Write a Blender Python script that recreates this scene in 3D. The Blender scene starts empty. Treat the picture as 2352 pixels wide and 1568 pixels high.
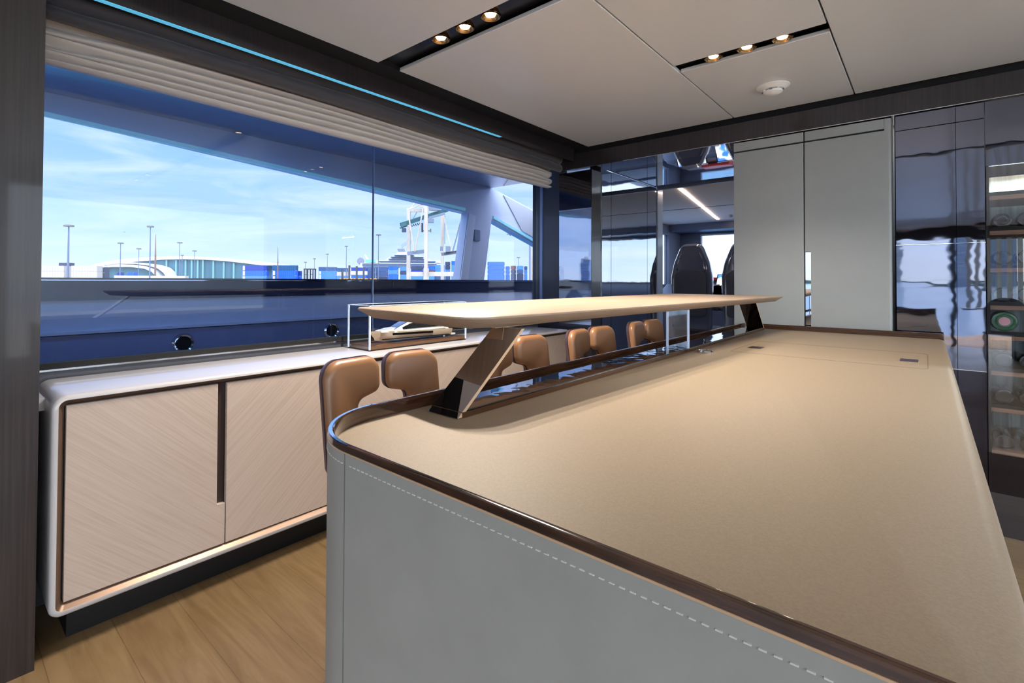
import bpy, bmesh, math, random
from math import sin, cos, pi, radians, sqrt
from mathutils import Vector, Matrix
random.seed(7)
S = bpy.context.scene
COL = S.collection

# ------------------------------------------------------------------ camera
F_PX, YAW, PITCH, ROLL, CX, CY, EYE = 1141.3, .7269, .0148, .0045, 1113.66, 626.75, 1.2
cy_, sy_, cp_, sp_ = cos(YAW), sin(YAW), cos(PITCH), sin(PITCH)
FWD = Vector((-sy_*cp_, cy_*cp_, sp_))
R0 = Vector((cy_, sy_, 0)); U0 = R0.cross(FWD)
RIGHT = cos(ROLL)*R0 + sin(ROLL)*U0
UP = -sin(ROLL)*R0 + cos(ROLL)*U0
cam = bpy.data.cameras.new('camera')
camo = bpy.data.objects.new('camera', cam); COL.objects.link(camo)
m = Matrix((RIGHT, UP, -FWD)).transposed().to_4x4(); m.translation = Vector((0, 0, EYE))
camo.matrix_world = m
cam.sensor_width = 36; cam.lens = 36*F_PX/2352
cam.shift_x = (1176-CX)/2352; cam.shift_y = (CY-784)/2352
cam.clip_start = .02; cam.clip_end = 5000
S.camera = camo
S.view_settings.view_transform = 'Standard'; S.view_settings.look = 'None'
S.view_settings.gamma = 1; S.view_settings.use_curve_mapping = False
S.view_settings.exposure = 0.82

# ------------------------------------------------------------------ world and sun
W = bpy.data.worlds.new('world'); S.world = W; W.use_nodes = True
nt = W.node_tree; N = nt.nodes; L = nt.links; N.clear()
SUN_DIR = Vector((.62, -.45, .95)).normalized()      # towards the sun: starboard, aft, high
def wn(t, **k):
    n = N.new(t)
    for a, b in k.items(): setattr(n, a, b)
    return n
tc = wn('ShaderNodeTexCoord'); sep = wn('ShaderNodeSeparateXYZ'); L.new(tc.outputs['Generated'], sep.inputs[0])
ramp = wn('ShaderNodeValToRGB'); L.new(sep.outputs['Z'], ramp.inputs[0])
cr = ramp.color_ramp
cr.elements[0].position = 0.0; cr.elements[0].color = (.58, .66, .74, 1)
cr.elements[1].position = 1.0; cr.elements[1].color = (.25, .42, .80, 1)
for p, c in ((.10, (.38, .54, .80, 1)), (.26, (.22, .41, .76, 1)), (.5, (.22, .37, .66, 1))):
    e = cr.elements.new(p); e.color = c
mp = wn('ShaderNodeMapping'); mp.inputs['Scale'].default_value = (2.2, 2.2, 14); mp.inputs['Rotation'].default_value = (.12, .1, .4)
L.new(tc.outputs['Generated'], mp.inputs[0])
nz = wn('ShaderNodeTexNoise'); nz.inputs['Scale'].default_value = 1.6; nz.inputs['Detail'].default_value = 8; nz.inputs['Roughness'].default_value = .62; nz.inputs['Distortion'].default_value = .6
L.new(mp.outputs[0], nz.inputs['Vector'])
cr2 = wn('ShaderNodeValToRGB'); L.new(nz.outputs['Fac'], cr2.inputs[0])
cr2.color_ramp.elements[0].position = .42; cr2.color_ramp.elements[0].color = (0, 0, 0, 1)
cr2.color_ramp.elements[1].position = .78; cr2.color_ramp.elements[1].color = (.85, .85, .85, 1)
mx = wn('ShaderNodeMixRGB'); mx.inputs[2].default_value = (.66, .71, .77, 1)
L.new(cr2.outputs[0], mx.inputs[0]); L.new(ramp.outputs[0], mx.inputs[1])
# sky brightened around the sun, added as unseen fill for the interior
vm = wn('ShaderNodeVectorMath', operation='DOT_PRODUCT'); vm.inputs[1].default_value = SUN_DIR; L.new(tc.outputs['Generated'], vm.inputs[0])
mr = wn('ShaderNodeMapRange'); mr.inputs[1].default_value = .1; mr.inputs[2].default_value = 1; mr.inputs[3].default_value = 0; mr.inputs[4].default_value = 1.0
L.new(vm.outputs['Value'], mr.inputs[0])
pw = wn('ShaderNodeMath', operation='POWER'); pw.inputs[1].default_value = 2.0; L.new(mr.outputs[0], pw.inputs[0])
mh = wn('ShaderNodeMixRGB', blend_type='ADD'); mh.inputs[2].default_value = (3.4, 3.45, 3.5, 1)
L.new(pw.outputs[0], mh.inputs[0]); L.new(mx.outputs[0], mh.inputs[1])
bg = wn('ShaderNodeBackground'); bg.inputs[1].default_value = 1.62; L.new(mh.outputs[0], bg.inputs[0])
wo = wn('ShaderNodeOutputWorld'); L.new(bg.outputs[0], wo.inputs[0])

sun = bpy.data.lights.new('sun', 'SUN'); sun.energy = .8; sun.angle = .01; sun.color = (1, .96, .9)
suno = bpy.data.objects.new('sun', sun); COL.objects.link(suno)
suno.rotation_euler = SUN_DIR.to_track_quat('Z', 'Y').to_euler(); suno.location = (30, -30, 40)
SPOT_W = 44.0

# ------------------------------------------------------------------ materials
def lin(c):
    return tuple(((v/255)/12.92 if v/255 <= .04045 else ((v/255+.055)/1.055)**2.4) for v in c)
MATS = {}
def mat(name, rgb, rough=.5, metal=0., coat=0., spec=.5, emis=None, estr=0., alpha=1., bump=None, streak=None, speck=None, croug=.05, sheen=0., obj=True):
    """bump=(scale,strength[,stretch]); streak=(rgb2,(sx,sy,sz),scale,rot); speck=(rgb2,scale)"""
    M = bpy.data.materials.new(name); M.use_nodes = True
    n = M.node_tree.nodes; l = M.node_tree.links; b = n['Principled BSDF']
    b.inputs['Base Color'].default_value = (*lin(rgb), 1); b.inputs['Roughness'].default_value = rough
    b.inputs['Metallic'].default_value = metal; b.inputs['Coat Weight'].default_value = coat
    b.inputs['Coat Roughness'].default_value = croug; b.inputs['Specular IOR Level'].default_value = spec
    b.inputs['Sheen Weight'].default_value = sheen
    if emis: b.inputs['Emission Color'].default_value = (*lin(emis), 1); b.inputs['Emission Strength'].default_value = estr
    t = n.new('ShaderNodeTexCoord')
    def noise(sc, stretch=(1, 1, 1), rot=(0, 0, 0), det=5, ro=.6, dist=0):
        r = n.new('ShaderNodeMapping'); r.inputs['Rotation'].default_value = rot
        p = n.new('ShaderNodeMapping'); p.inputs['Scale'].default_value = stretch
        z = n.new('ShaderNodeTexNoise'); z.inputs['Scale'].default_value = sc; z.inputs['Detail'].default_value = det
        z.inputs['Roughness'].default_value = ro; z.inputs['Distortion'].default_value = dist
        l.new(t.outputs['Object'], r.inputs[0]); l.new(r.outputs[0], p.inputs[0]); l.new(p.outputs[0], z.inputs['Vector'])
        return z.outputs['Fac']
    if streak:
        rgb2, st, sc, rot = streak[:4]
        f = noise(sc, st, rot, 6, .65, streak[4] if len(streak) > 4 else 0)
        r = n.new('ShaderNodeValToRGB'); l.new(f, r.inputs[0])
        r.color_ramp.elements[0].position = .36; r.color_ramp.elements[0].color = (*lin(rgb2), 1)
        r.color_ramp.elements[1].position = .64; r.color_ramp.elements[1].color = (*lin(rgb), 1)
        l.new(r.outputs[0], b.inputs['Base Color'])
        if len(streak) > 5:
            bp = n.new('ShaderNodeBump'); bp.inputs['Strength'].default_value = streak[5]; bp.inputs['Distance'].default_value = .001
            l.new(f, bp.inputs['Height']); l.new(bp.outputs[0], b.inputs['Normal'])
    if speck:
        f = noise(speck[1], det=3, ro=.7)
        r = n.new('ShaderNodeValToRGB'); l.new(f, r.inputs[0])
        r.color_ramp.elements[0].position = .38; r.color_ramp.elements[0].color = (*lin(speck[0]), 1)
        r.color_ramp.elements[1].position = .62; r.color_ramp.elements[1].color = (*lin(rgb), 1)
        l.new(r.outputs[0], b.inputs['Base Color'])
    if bump:
        f = noise(bump[0], bump[2] if len(bump) > 2 else (1, 1, 1), det=3)
        bp = n.new('ShaderNodeBump'); bp.inputs['Strength'].default_value = bump[1]; bp.inputs['Distance'].default_value = bump[3] if len(bump) > 3 else .002
        l.new(f, bp.inputs['Height']); l.new(bp.outputs[0], b.inputs['Normal'])
    MATS[name] = M; return M
def glassmat(name, tint, gloss=1.0, rough=0.0, ior=1.45, base=0.):
    M = bpy.data.materials.new(name); M.use_nodes = True
    n = M.node_tree.nodes; l = M.node_tree.links; n.clear()
    tr = n.new('ShaderNodeBsdfTransparent'); tr.inputs[0].default_value = (*[v**.5 for v in tint], 1)
    gl = n.new('ShaderNodeBsdfGlossy'); gl.inputs['Roughness'].default_value = rough; gl.inputs[0].default_value = (gloss, gloss, gloss, 1)
    fr = n.new('ShaderNodeFresnel'); fr.inputs[0].default_value = ior
    ad = n.new('ShaderNodeMath'); ad.operation = 'ADD'; ad.inputs[1].default_value = base; l.new(fr.outputs[0], ad.inputs[0])
    ge = n.new('ShaderNodeNewGeometry'); iv = n.new('ShaderNodeMath'); iv.operation = 'SUBTRACT'; iv.inputs[0].default_value = 1; l.new(ge.outputs['Backfacing'], iv.inputs[1])
    mu = n.new('ShaderNodeMath'); mu.operation = 'MULTIPLY'; l.new(ad.outputs[0], mu.inputs[0]); l.new(iv.outputs[0], mu.inputs[1])
    mxs = n.new('ShaderNodeMixShader'); l.new(mu.outputs[0], mxs.inputs[0]); l.new(tr.outputs[0], mxs.inputs[1]); l.new(gl.outputs[0], mxs.inputs[2])
    o = n.new('ShaderNodeOutputMaterial'); l.new(mxs.outputs[0], o.inputs[0]); MATS[name] = M; return M

Ztall = (60, 60, 1.2)
ebony = mat('ebony_veneer', (50, 40, 38), .38, coat=.35, streak=((32, 26, 26), Ztall, 2.2, (0, 0, 0)))
ebony_dark = mat('ebony_beam', (44, 39, 42), .3, coat=.6, streak=((30, 26, 29), Ztall, 2.0, (0, 0, 0)))
black = mat('black_void', (10, 10, 12), .6)
blackgloss = mat('black_gloss', (12, 12, 16), .06, coat=1.0)
smoked = mat('smoked_mirror', (122, 126, 140), .025, metal=1.0, bump=(1.6, .35, (1, 1, 2.5), .004))
smoked_clear = mat('smoked_mirror_clear', (178, 184, 196), .02, metal=1.0, bump=(1.3, .25, (1, 1, 2), .003))
smoked_dark = mat('dark_lacquer_door', (74, 72, 80), .05, metal=1.0, bump=(1.2, .2, (1, 1, 2), .003))
ceilm = mat('white_lacquer_ceiling', (208, 210, 212), .34, coat=.35, croug=.09, bump=(.8, .15, (1, 1, 1), .01))
ceil_edge = ceilm
floorm = None
tan = mat('tan_leather_top', (148, 130, 108), .5, speck=((138, 121, 99), 330), bump=(420, .25, (1, 1, 1), .0006))
greyl = mat('grey_leather', (152, 152, 147), .55, bump=(300, .2, (1, 1, 1), .0006), speck=((147, 147, 142), 6))
thread = mat('pale_thread', (205, 203, 196), .7)
bronze = mat('bronze_trim', (150, 116, 92), .22, metal=1.0)
chrome = mat('chrome', (225, 228, 232), .04, metal=1.0)
mirror_leg = mat('mirror_polish', (196, 190, 190), .015, metal=1.0)
brass = mat('brass_edge', (232, 200, 164), .4, metal=.5)
rimwood = mat('gloss_dark_walnut', (74, 46, 30), .12, coat=1.0, croug=.02, streak=((30, 17, 12), (3, 3, 60), 3, (0, 0, 0)))
insetm = mat('dark_inlay', (58, 48, 50), .32, coat=.3)
shelfw = mat('pale_veneer_shelf', (168, 145, 124), .5, streak=((154, 132, 110), (60, 1.2, 60), 2.2, (0, 0, 0)))
A = -radians(43)
veneerA = mat('pale_veneer_diagonal_down', (188, 172, 160), .45, streak=((177, 159, 146), (1, 1.5, 70), 2.2, (-A, 0, 0)))
veneerB = mat('pale_veneer_diagonal_up', (188, 172, 160), .45, streak=((177, 159, 146), (1, 1.5, 70), 2.2, (A, 0, 0)))
cream = mat('cream_lacquer', (188, 184, 184), .25, coat=.5, croug=.08)
bronze_in = mat('brown_bronze_frame', (140, 116, 100), .3, metal=.7)
stool_l = mat('brown_leather', (148, 106, 72), .38, coat=.25, croug=.25, bump=(160, .15, (1, 1, 1), .001))
stool_back = mat('dark_piping', (72, 54, 60), .4)
blindm = mat('pale_blind_cloth', (214, 206, 200), .8, sheen=.3, bump=(300, .3, (1, 1, 1), .0008))
blindd = mat('dark_blind_cloth', (66, 64, 70), .8, sheen=.2)
navy = mat('navy_side_deck', (120, 132, 170), .3, coat=.4)
navyd = mat('navy_dark_band', (48, 54, 78), .35, coat=.4)
bulw = mat('pearl_grey_paint', (226, 232, 250), .3, coat=.4)
bulw2 = mat('slate_blue_paint', (152, 162, 200), .3, coat=.3)
wingm = mat('wing_grey_blue', (214, 220, 236), .3, coat=.5)
cyan = mat('cyan_sky_glow_edge', (150, 208, 222), .3, emis=(130, 200, 220), estr=.25)  # glass edge; reflected sky painted in as colour and faint glow
cyan_line = mat('cyan_emissive_line', (90, 180, 220), .4, emis=(92, 186, 226), estr=.4)
warmled = mat('warm_led', (255, 225, 200), .4, emis=(255, 226, 205), estr=16.0)
lens = mat('lit_lens', (255, 240, 210), .4, emis=(255, 226, 170), estr=14.0)
lampcup = mat('brushed_bronze_cup', (196, 160, 110), .25, metal=1.0)
white = mat('white_plastic', (232, 232, 228), .4)
grey = mat('grey_paint', (120, 124, 132), .5)
dgrey = mat('dark_grey_sill', (74, 76, 84), .4, coat=.2)
winglass = glassmat('tinted_window_glass', (.48, .53, .66), .8, ior=1.36, base=.015)
clear = glassmat('clear_acrylic', (.93, .96, .97), .9, ior=1.35)
aclear = glassmat('thick_acrylic', (.80, .88, .94), 1.0, ior=1.5, base=.12)
fridgeglass = glassmat('fridge_glass', (.82, .84, .88), .9, ior=1.6, base=.13)
edgem = mat('bright_acrylic_edge', (205, 220, 245), .2, emis=(170, 195, 235), estr=.0)
woodshelf = mat('wine_shelf_wood', (168, 132, 108), .5, streak=((140, 106, 84), (1.2, 60, 60), 2, (0, 0, 0)))
fluted = mat('backlit_fluted_panel', (196, 214, 208), .4, streak=((112, 128, 128), (30, 1, .5), 1.2, (0, 0, 0)))
seatshell = mat('dark_seat_shell', (92, 100, 120), .22, coat=1.0)
seatcl = mat('seat_cushion_grey', (72, 76, 90), .6)
helmgrey = mat('helm_headliner', (222, 216, 212), .8)
helmdark = mat('helm_dark_grey', (88, 98, 124), .4)
screenm = mat('chart_screen', (60, 110, 220), .2, emis=(80, 130, 235), estr=1.2)
redm = mat('red_case', (206, 60, 44), .4)
sea = mat('sea_water', (40, 92, 128), .12, bump=(2.5, .6, (1, 1, 1), .15))
quaym = mat('quay_concrete', (150, 148, 142), .9)

# oak floor with plank joints
floorm = mat('oak_planks', (138, 114, 82), .42, coat=.15, streak=((120, 96, 65), (1.6, 16, 1), 1.3, (0, 0, 0), 1.4))
def add_planks(M, pitch=.19, length=1.9):
    n = M.node_tree.nodes; l = M.node_tree.links; b = n['Principled BSDF']
    t = n.new('ShaderNodeTexCoord'); br = n.new('ShaderNodeTexBrick'); l.new(t.outputs['Object'], br.inputs['Vector'])
    br.inputs['Scale'].default_value = 1; br.inputs['Brick Width'].default_value = length; br.inputs['Row Height'].default_value = pitch
    br.inputs['Mortar Size'].default_value = .0014; br.inputs['Mortar Smooth'].default_value = .6
    br.inputs['Color1'].default_value = (1, 1, 1, 1); br.inputs['Color2'].default_value = (.84, .82, .8, 1); br.inputs['Mortar'].default_value = (.55, .5, .45, 1)
    src = b.inputs['Base Color'].links[0].from_socket
    mxx = n.new('ShaderNodeMixRGB'); mxx.blend_type = 'MULTIPLY'; mxx.inputs[0].default_value = 1
    l.new(src, mxx.inputs[1]); l.new(br.outputs['Color'], mxx.inputs[2]); l.new(mxx.outputs[0], b.inputs['Base Color'])
add_planks(floorm)
# chart picture on the helm screens
def chart(M):
    n = M.node_tree.nodes; l = M.node_tree.links; b = n['Principled BSDF']
    t = n.new('ShaderNodeTexCoord'); z = n.new('ShaderNodeTexNoise'); z.inputs['Scale'].default_value = 9; l.new(t.outputs['Object'], z.inputs['Vector'])
    r = n.new('ShaderNodeValToRGB'); l.new(z.outputs['Fac'], r.inputs[0]); e = r.color_ramp.elements
    e[0].position = .45; e[0].color = (.05, .22, .75, 1); e[1].position = .52; e[1].color = (.8, .85, .95, 1)
    l.new(r.outputs[0], b.inputs['Emission Color']); l.new(r.outputs[0], b.inputs['Base Color'])
chart(screenm)

# ------------------------------------------------------------------ object helpers
BASE = {}
ROT = {}
def f2w(p, rot):
    if rot == 0: return Vector(p)
    return Matrix.Rotation(rot, 3, 'Z') @ Vector(p)
def props(o, label=None, cat=None, group=None, kind=None):
    if label: o['label'] = label
    if cat: o['category'] = cat
    if group: o['group'] = group
    if kind: o['kind'] = kind
    return o
def thing(name, label, cat, base=(0, 0, 0), group=None, rot=0, kind=None):
    o = bpy.data.objects.new(name, None); COL.objects.link(o); o.empty_display_size = .05
    o.location = f2w(base, rot); o.rotation_euler = (0, 0, rot)
    BASE[o.name] = Vector(base); ROT[o.name] = rot
    return props(o, label, cat, group, kind)

def rpoly(pts, rad, n=6):
    """round the corners of a 2D polygon; rad: number or list"""
    out = []; k = len(pts)
    for i in range(k):
        r = rad[i] if isinstance(rad, (list, tuple)) else rad
        p = Vector(pts[i]); a = Vector(pts[i-1])-p; b = Vector(pts[(i+1) % k])-p
        if r <= 1e-6: out.append(tuple(p)); continue
        la, lb = a.length, b.length; a.normalize(); b.normalize()
        ang = a.angle(b); d = min(r/math.tan(ang/2), la*.49, lb*.49); r2 = d*math.tan(ang/2)
        c = p+(a+b).normalized()*(r2/sin(ang/2))
        s = p+a*d-c; e = p+b*d-c
        tot = s.angle(e); sg = 1 if (s.x*e.y-s.y*e.x) > 0 else -1
        for j in range(n+1):
            t = sg*tot*j/n; out.append((c.x+s.x*cos(t)-s.y*sin(t), c.y+s.x*sin(t)+s.y*cos(t)))
    return out

class MB:
    def __init__(s): s.bm = bmesh.new()
    def face(s, vs):
        try: return s.bm.faces.new(vs)
        except ValueError: return None
    def box(s, x0, x1, y0, y1, z0, z1):
        v = [s.bm.verts.new((x, y, z)) for z in (z0, z1) for y in (y0, y1) for x in (x0, x1)]
        for f in ((0, 2, 3, 1), (4, 5, 7, 6), (0, 1, 5, 4), (2, 6, 7, 3), (0, 4, 6, 2), (1, 3, 7, 5)): s.face([v[i] for i in f])
        return s
    def loft(s, loops, caps=True, closed=True):
        R = [[s.bm.verts.new(p) for p in lp] for lp in loops]
        for a, b in zip(R, R[1:]):
            n = len(a)
            for i in range(n if closed else n-1): s.face((a[i], a[(i+1) % n], b[(i+1) % n], b[i]))
        if caps: s.face(R[0][::-1]); s.face(R[-1])
        return s
    def prism(s, poly, ax, lo, hi):
        """poly 2D in the two other axes (in xyz order) extruded along ax"""
        def p(q, v):
            q = list(q); q.insert(ax, v); return q
        return s.loft([[p(q, lo) for q in poly], [p(q, hi) for q in poly]])
    def bar(s, a, b, w, h=None):
        a = Vector(a); b = Vector(b); h = h or w; d = (b-a).normalized()
        u = d.cross(Vector((0, 0, 1)))
        if u.length < 1e-3: u = Vector((1, 0, 0))
        u.normalize(); v = u.cross(d)
        return s.loft([[p+u*i*w/2+v*j*h/2 for i, j in ((-1, -1), (1, -1), (1, 1), (-1, 1))] for p in (a, b)])
    def tube(s, pts, r, n=10):
        pts = [Vector(p) for p in pts]; loops = []
        for i, p in enumerate(pts):
            d = (pts[min(i+1, len(pts)-1)]-pts[max(i-1, 0)]).normalized()
            u = d.cross(Vector((0, 0, 1)));
            if u.length < 1e-3: u = Vector((1, 0, 0))
            u.normalize(); v = u.cross(d); rr = r[i] if isinstance(r, (list, tuple)) else r
            loops.append([p+(u*cos(2*pi*k/n)+v*sin(2*pi*k/n))*rr for k in range(n)])
        return s.loft(loops)
    def lathe(s, c, prof, n=32, ax=2, caps=True):
        """prof: (radius, height) along axis ax from centre c"""
        loops = []
        for r, h in prof:
            lp = []
            for k in range(n):
                t = 2*pi*k/n; q = [r*cos(t), r*sin(t)]; q.insert(ax, h)
                lp.append((c[0]+q[0], c[1]+q[1], c[2]+q[2]))
            loops.append(lp)
        return s.loft(loops, caps=caps)
    def build(s, name, material, parent=None, label=None, cat=None, group=None, kind=None, bev=0, seg=2, smooth=False, base=None, rot=0, sub=0):
        bm = s.bm
        bmesh.ops.recalc_face_normals(bm, faces=bm.faces[:])
        if parent is not None:
            root = parent
            base = BASE[root.name]; rot = ROT[root.name]
        elif base is None:
            xs = [v.co for v in bm.verts]
            base = Vector(((min(p.x for p in xs)+max(p.x for p in xs))/2, (min(p.y for p in xs)+max(p.y for p in xs))/2, min(p.z for p in xs)))
        base = Vector(base)
        for v in bm.verts: v.co -= base
        me = bpy.data.meshes.new(name); bm.to_mesh(me); bm.free()
        if isinstance(material, (list, tuple)):
            for q in material: me.materials.append(q)
        else: me.materials.append(material)
        o = bpy.data.objects.new(name, me); COL.objects.link(o)
        BASE[o.name] = base; ROT[o.name] = rot
        if parent is not None: o.parent = parent
        else: o.location = f2w(base, rot); o.rotation_euler = (0, 0, rot)
        if smooth:
            for p in me.polygons: p.use_smooth = True
            if smooth != 2: me.set_sharp_from_angle(angle=radians(38))
        if bev:
            mo = o.modifiers.new('bevel', 'BEVEL'); mo.width = bev; mo.segments = seg; mo.limit_method = 'ANGLE'; mo.angle_limit = radians(30)
            for p in me.polygons: p.use_smooth = True
            me.set_sharp_from_angle(angle=radians(60))
        if sub:
            mo = o.modifiers.new('sub', 'SUBSURF'); mo.levels = sub; mo.render_levels = sub
        return props(o, label, cat, group, kind)
def B(*a): return MB().box(*a)
def struct(name, mb, m, **k): return mb.build(name, m, kind='structure', **k)
def kids(o): return [c for c in bpy.data.objects if c.parent == o]
def copy_tree(o, parent=None):
    c = o.copy(); COL.objects.link(c); c.parent = parent
    BASE[c.name] = BASE.get(o.name, Vector()); ROT[c.name] = ROT.get(o.name, 0)
    for ch in kids(o): copy_tree(ch, c)
    return c

YB, ZC = 3.40, 2.23           # forward bulkhead, ceiling height
XW = -2.45                    # port glazing
# ================================================================== ROOM SHELL
struct('floor', B(-3.2, 2.4, -6.0, 8.8, -.06, 0), floorm)
# ceiling: lacquered panels below a dark void
for a in ((-1.94, 2.3, -5.98, 1.412), (-1.94, -.9075, 1.54, 3.37), (-.902, -.292, 1.54, 2.372), (-.902, -.292, 2.462, 3.37), (-.287, 2.3, 1.54, 3.37)):
    struct('ceiling', B(a[0], a[1], a[2], a[3], ZC, ZC+.018), ceilm, bev=.003)
struct('ceiling', B(-2.55, 2.5, -6.0, 3.6, ZC+.05, ZC+.10), black)
# port wall: ebony column in the foreground, fascia, recess, sill, windows
struct('wall_left', B(-2.5, -2.05, -1.1, .237, 0, ZC+.05), ebony)
struct('trim_1', B(-2.10, -2.08, .237, YB, 2.145, ZC+.05), ebony_dark)
struct('trim_2', B(-2.102, -2.0795, .237, 2.5, 2.1422, 2.1445), cyan_line)  # thin cyan emissive line along the lower edge of the fascia
struct('trim_3', B(-2.08, -1.955, -1, YB, ZC+.012, ZC+.04), black)
struct('wall_left_below_window', B(-2.52, -2.44, .237, 3.46, 0, .855), dgrey)
struct('trim_4', B(-2.46, -2.43, .237, 3.46, .855, .862), chrome)
struct('trim_5', B(-2.47, -2.435, .237, 3.46, .862, .885), black)
struct('trim_6', B(-2.55, -2.40, .237, 3.5, 2.28, 2.30), black)
# port window: two panes with a butt joint
for i, (a, b) in enumerate(((.237, 1.757), (1.763, 3.40))):
    struct('window_%d' % (i+1), B(XW-.012, XW, a, b, .885, 2.27), winglass)
struct('trim_7', B(XW-.012, XW, 1.7575, 1.7625, .885, 2.27), mat('window_joint', (96, 118, 150), .4))
# frame pillar between the window and the forward bulkhead, metal strip on it
struct('trim_8', B(-2.50, -2.225, 3.42, 3.52, 0, ZC+.05), mat('dark_pillar', (42, 44, 56), .35, coat=.3))
struct('trim_9', B(-2.42, -2.395, 3.412, 3.42, .85, 2.25), mat('satin_strip', (120, 136, 170), .3, metal=.6))
# glossy column; its reflection's bright and dark parts set by two mirror tones
struct('wall_front_column', B(-2.22, -1.925, YB, YB+.14, 0, 2.06), ebony_dark)
struct('trim_10', B(-2.218, -1.927, YB-.004, YB, .86, 1.757), smoked_clear)
struct('trim_11', B(-2.218, -1.927, YB-.004, YB, 1.765, 2.06), smoked_dark)
struct('trim_12', B(-2.22, -1.925, YB-.006, YB, 1.757, 1.765), chrome)
# beam over the forward bulkhead
struct('trim_13', B(-2.22, 2.4, YB-.01, YB+.2, 2.085, 2.20), ebony_dark, bev=.002)
struct('trim_14', B(-2.22, 2.4, YB-.012, YB+.2, 2.081, 2.0845), chrome)
struct('trim_15', B(-2.22, 2.4, YB+.02, YB+.2, 2.20, ZC+.05), black)
# forward bulkhead behind the cabinets and right
struct('wall_front', B(-.912, 2.4, YB+.42, YB+.52, 0, 2.3), black)
# passage to the helm: mirror side panels, gloss soffit
struct('wall_passage_port', B(-2.02, -1.925, YB+.141, 4.62, 0, 2.09), ebony_dark)
for i, (a, b) in enumerate(((YB+.15, 3.70), (3.706, 4.40), (4.406, 4.60))):
    struct('trim_%d' % (16+i), B(-1.925, -1.918, a, b, .02, 2.08), smoked_clear)
struct('ceiling_passage', B(-1.918, -.93, YB+.2, 4.62, 2.09, 2.13), smoked_clear)
struct('trim_19', B(-2.02, -.9, 4.62, 4.66, 2.07, 2.3), helmdark)
struct('trim_20', B(-2.16, -1.93, 4.66, 4.80, 0, 2.10), mat('pale_door_post', (150, 164, 186), .35, coat=.3), bev=.01)
struct('wall_passage_starboard', B(-.93, -.90, YB+.42, 4.62, 0, 2.3), black)
# helm room
HY = 8.5
struct('ceiling_helm', B(-3.2, 2.3, 4.66, HY, 2.11, 2.15), helmgrey)
struct('trim_21', B(-3.2, 2.3, 6.32, 6.335, 2.107, 2.112), black)
struct('trim_22', B(-3.2, 2.3, 8.0, HY, 2.0, 2.11), helmdark)
struct('wall_helm_port_below', B(-3.2, -3.12, 4.66, HY, 0, 1.15), helmdark)
struct('wall_helm_port_above', B(-3.2, -3.12, 4.66, HY, 1.95, 2.15), helmdark)
struct('wall_helm_port_aft', B(-3.2, -3.12, 4.66, 5.6, 1.15, 1.95), helmdark)
struct('trim_23', B(-3.2, -3.12, 8.0, HY, 1.15, 1.95), helmdark)
struct('wall_helm_aft_port', B(-3.2, -2.02, 4.62, 4.66, 0, 2.3), helmdark)
struct('wall_helm_front_below', B(-3.2, 2.3, HY, HY+.08, 0, 1.18), helmdark)
struct('wall_helm_front_above', B(-3.2, 2.3, HY, HY+.08, 1.97, 2.15), helmdark)
struct('trim_24', B(-3.12, -2.78, HY-.02, HY+.06, 1.18, 1.97), helmdark)
struct('trim_25', B(-2.78, 2.3, HY-.03, HY, 1.945, 1.97), chrome)
struct('window_3', B(-2.78, 2.3, HY+.02, HY+.03, 1.18, 1.97), clear)
struct('window_4', B(-3.17, -3.16, 5.6, 8.0, 1.15, 1.95), clear)
struct('wall_helm_starboard', B(2.3, 2.38, 4.66, HY, 0, 1.1), helmdark)
struct('wall_helm_aft_starboard', B(-.9, 2.38, 4.60, 4.66, 0, 2.3), helmdark)
# starboard wall with long window, aft wall with wide open doorway
struct('wall_right', B(2.30, 2.40, -6, 3.9, 0, .45), ebony)
struct('wall_right_above', B(2.30, 2.40, -6, 3.9, 2.10, 2.33), ebony)
for i, (a, b) in enumerate(((-6, -5.9), (-2.75, -2.6), (.35, .5), (3.3, 3.9))):
    struct('trim_%d' % (26+i), B(2.30, 2.40, a, b, .45, 2.10), ebony)
for i, (a, b) in enumerate(((-5.9, -2.75), (-2.6, .35), (.5, 3.3))):
    struct('window_%d' % (5+i), B(2.35, 2.36, a, b, .45, 2.10), clear)
struct('wall_left_aft_below', B(-2.52, -2.44, -6, -1.1, 0, .75), ebony)
struct('wall_left_aft_above', B(-2.52, -2.44, -6, -1.1, 2.10, 2.33), ebony)
struct('trim_30', B(-2.52, -2.44, -6, -5.9, .75, 2.1), ebony)
struct('window_8', B(-2.48, -2.47, -5.9, -1.1, .75, 2.10), clear)
struct('wall_back_header', B(-2.52, 2.4, -6.08, -6.0, 1.98, 2.33), ebony)
for i, x in enumerate((-2.5, -1.25, .34, 1.55, 2.33)):
    struct('trim_%d' % (31+i), B(x, x+.06, -6.06, -6.0, 0, 1.98), black)
struct('floor_aft_deck', B(-3.7, 3.6, -9.5, -6.0, -.08, -.02), mat('teak_deck', (170, 132, 96), .6, streak=((140, 104, 72), (30, 1, 1), 2, (0, 0, 0))))
struct('ceiling_aft_deck', B(-3.7, 3.6, -7.6, -6.08, 2.15, 2.25), mat('overhang_white', (214, 216, 220), .4))

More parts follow.
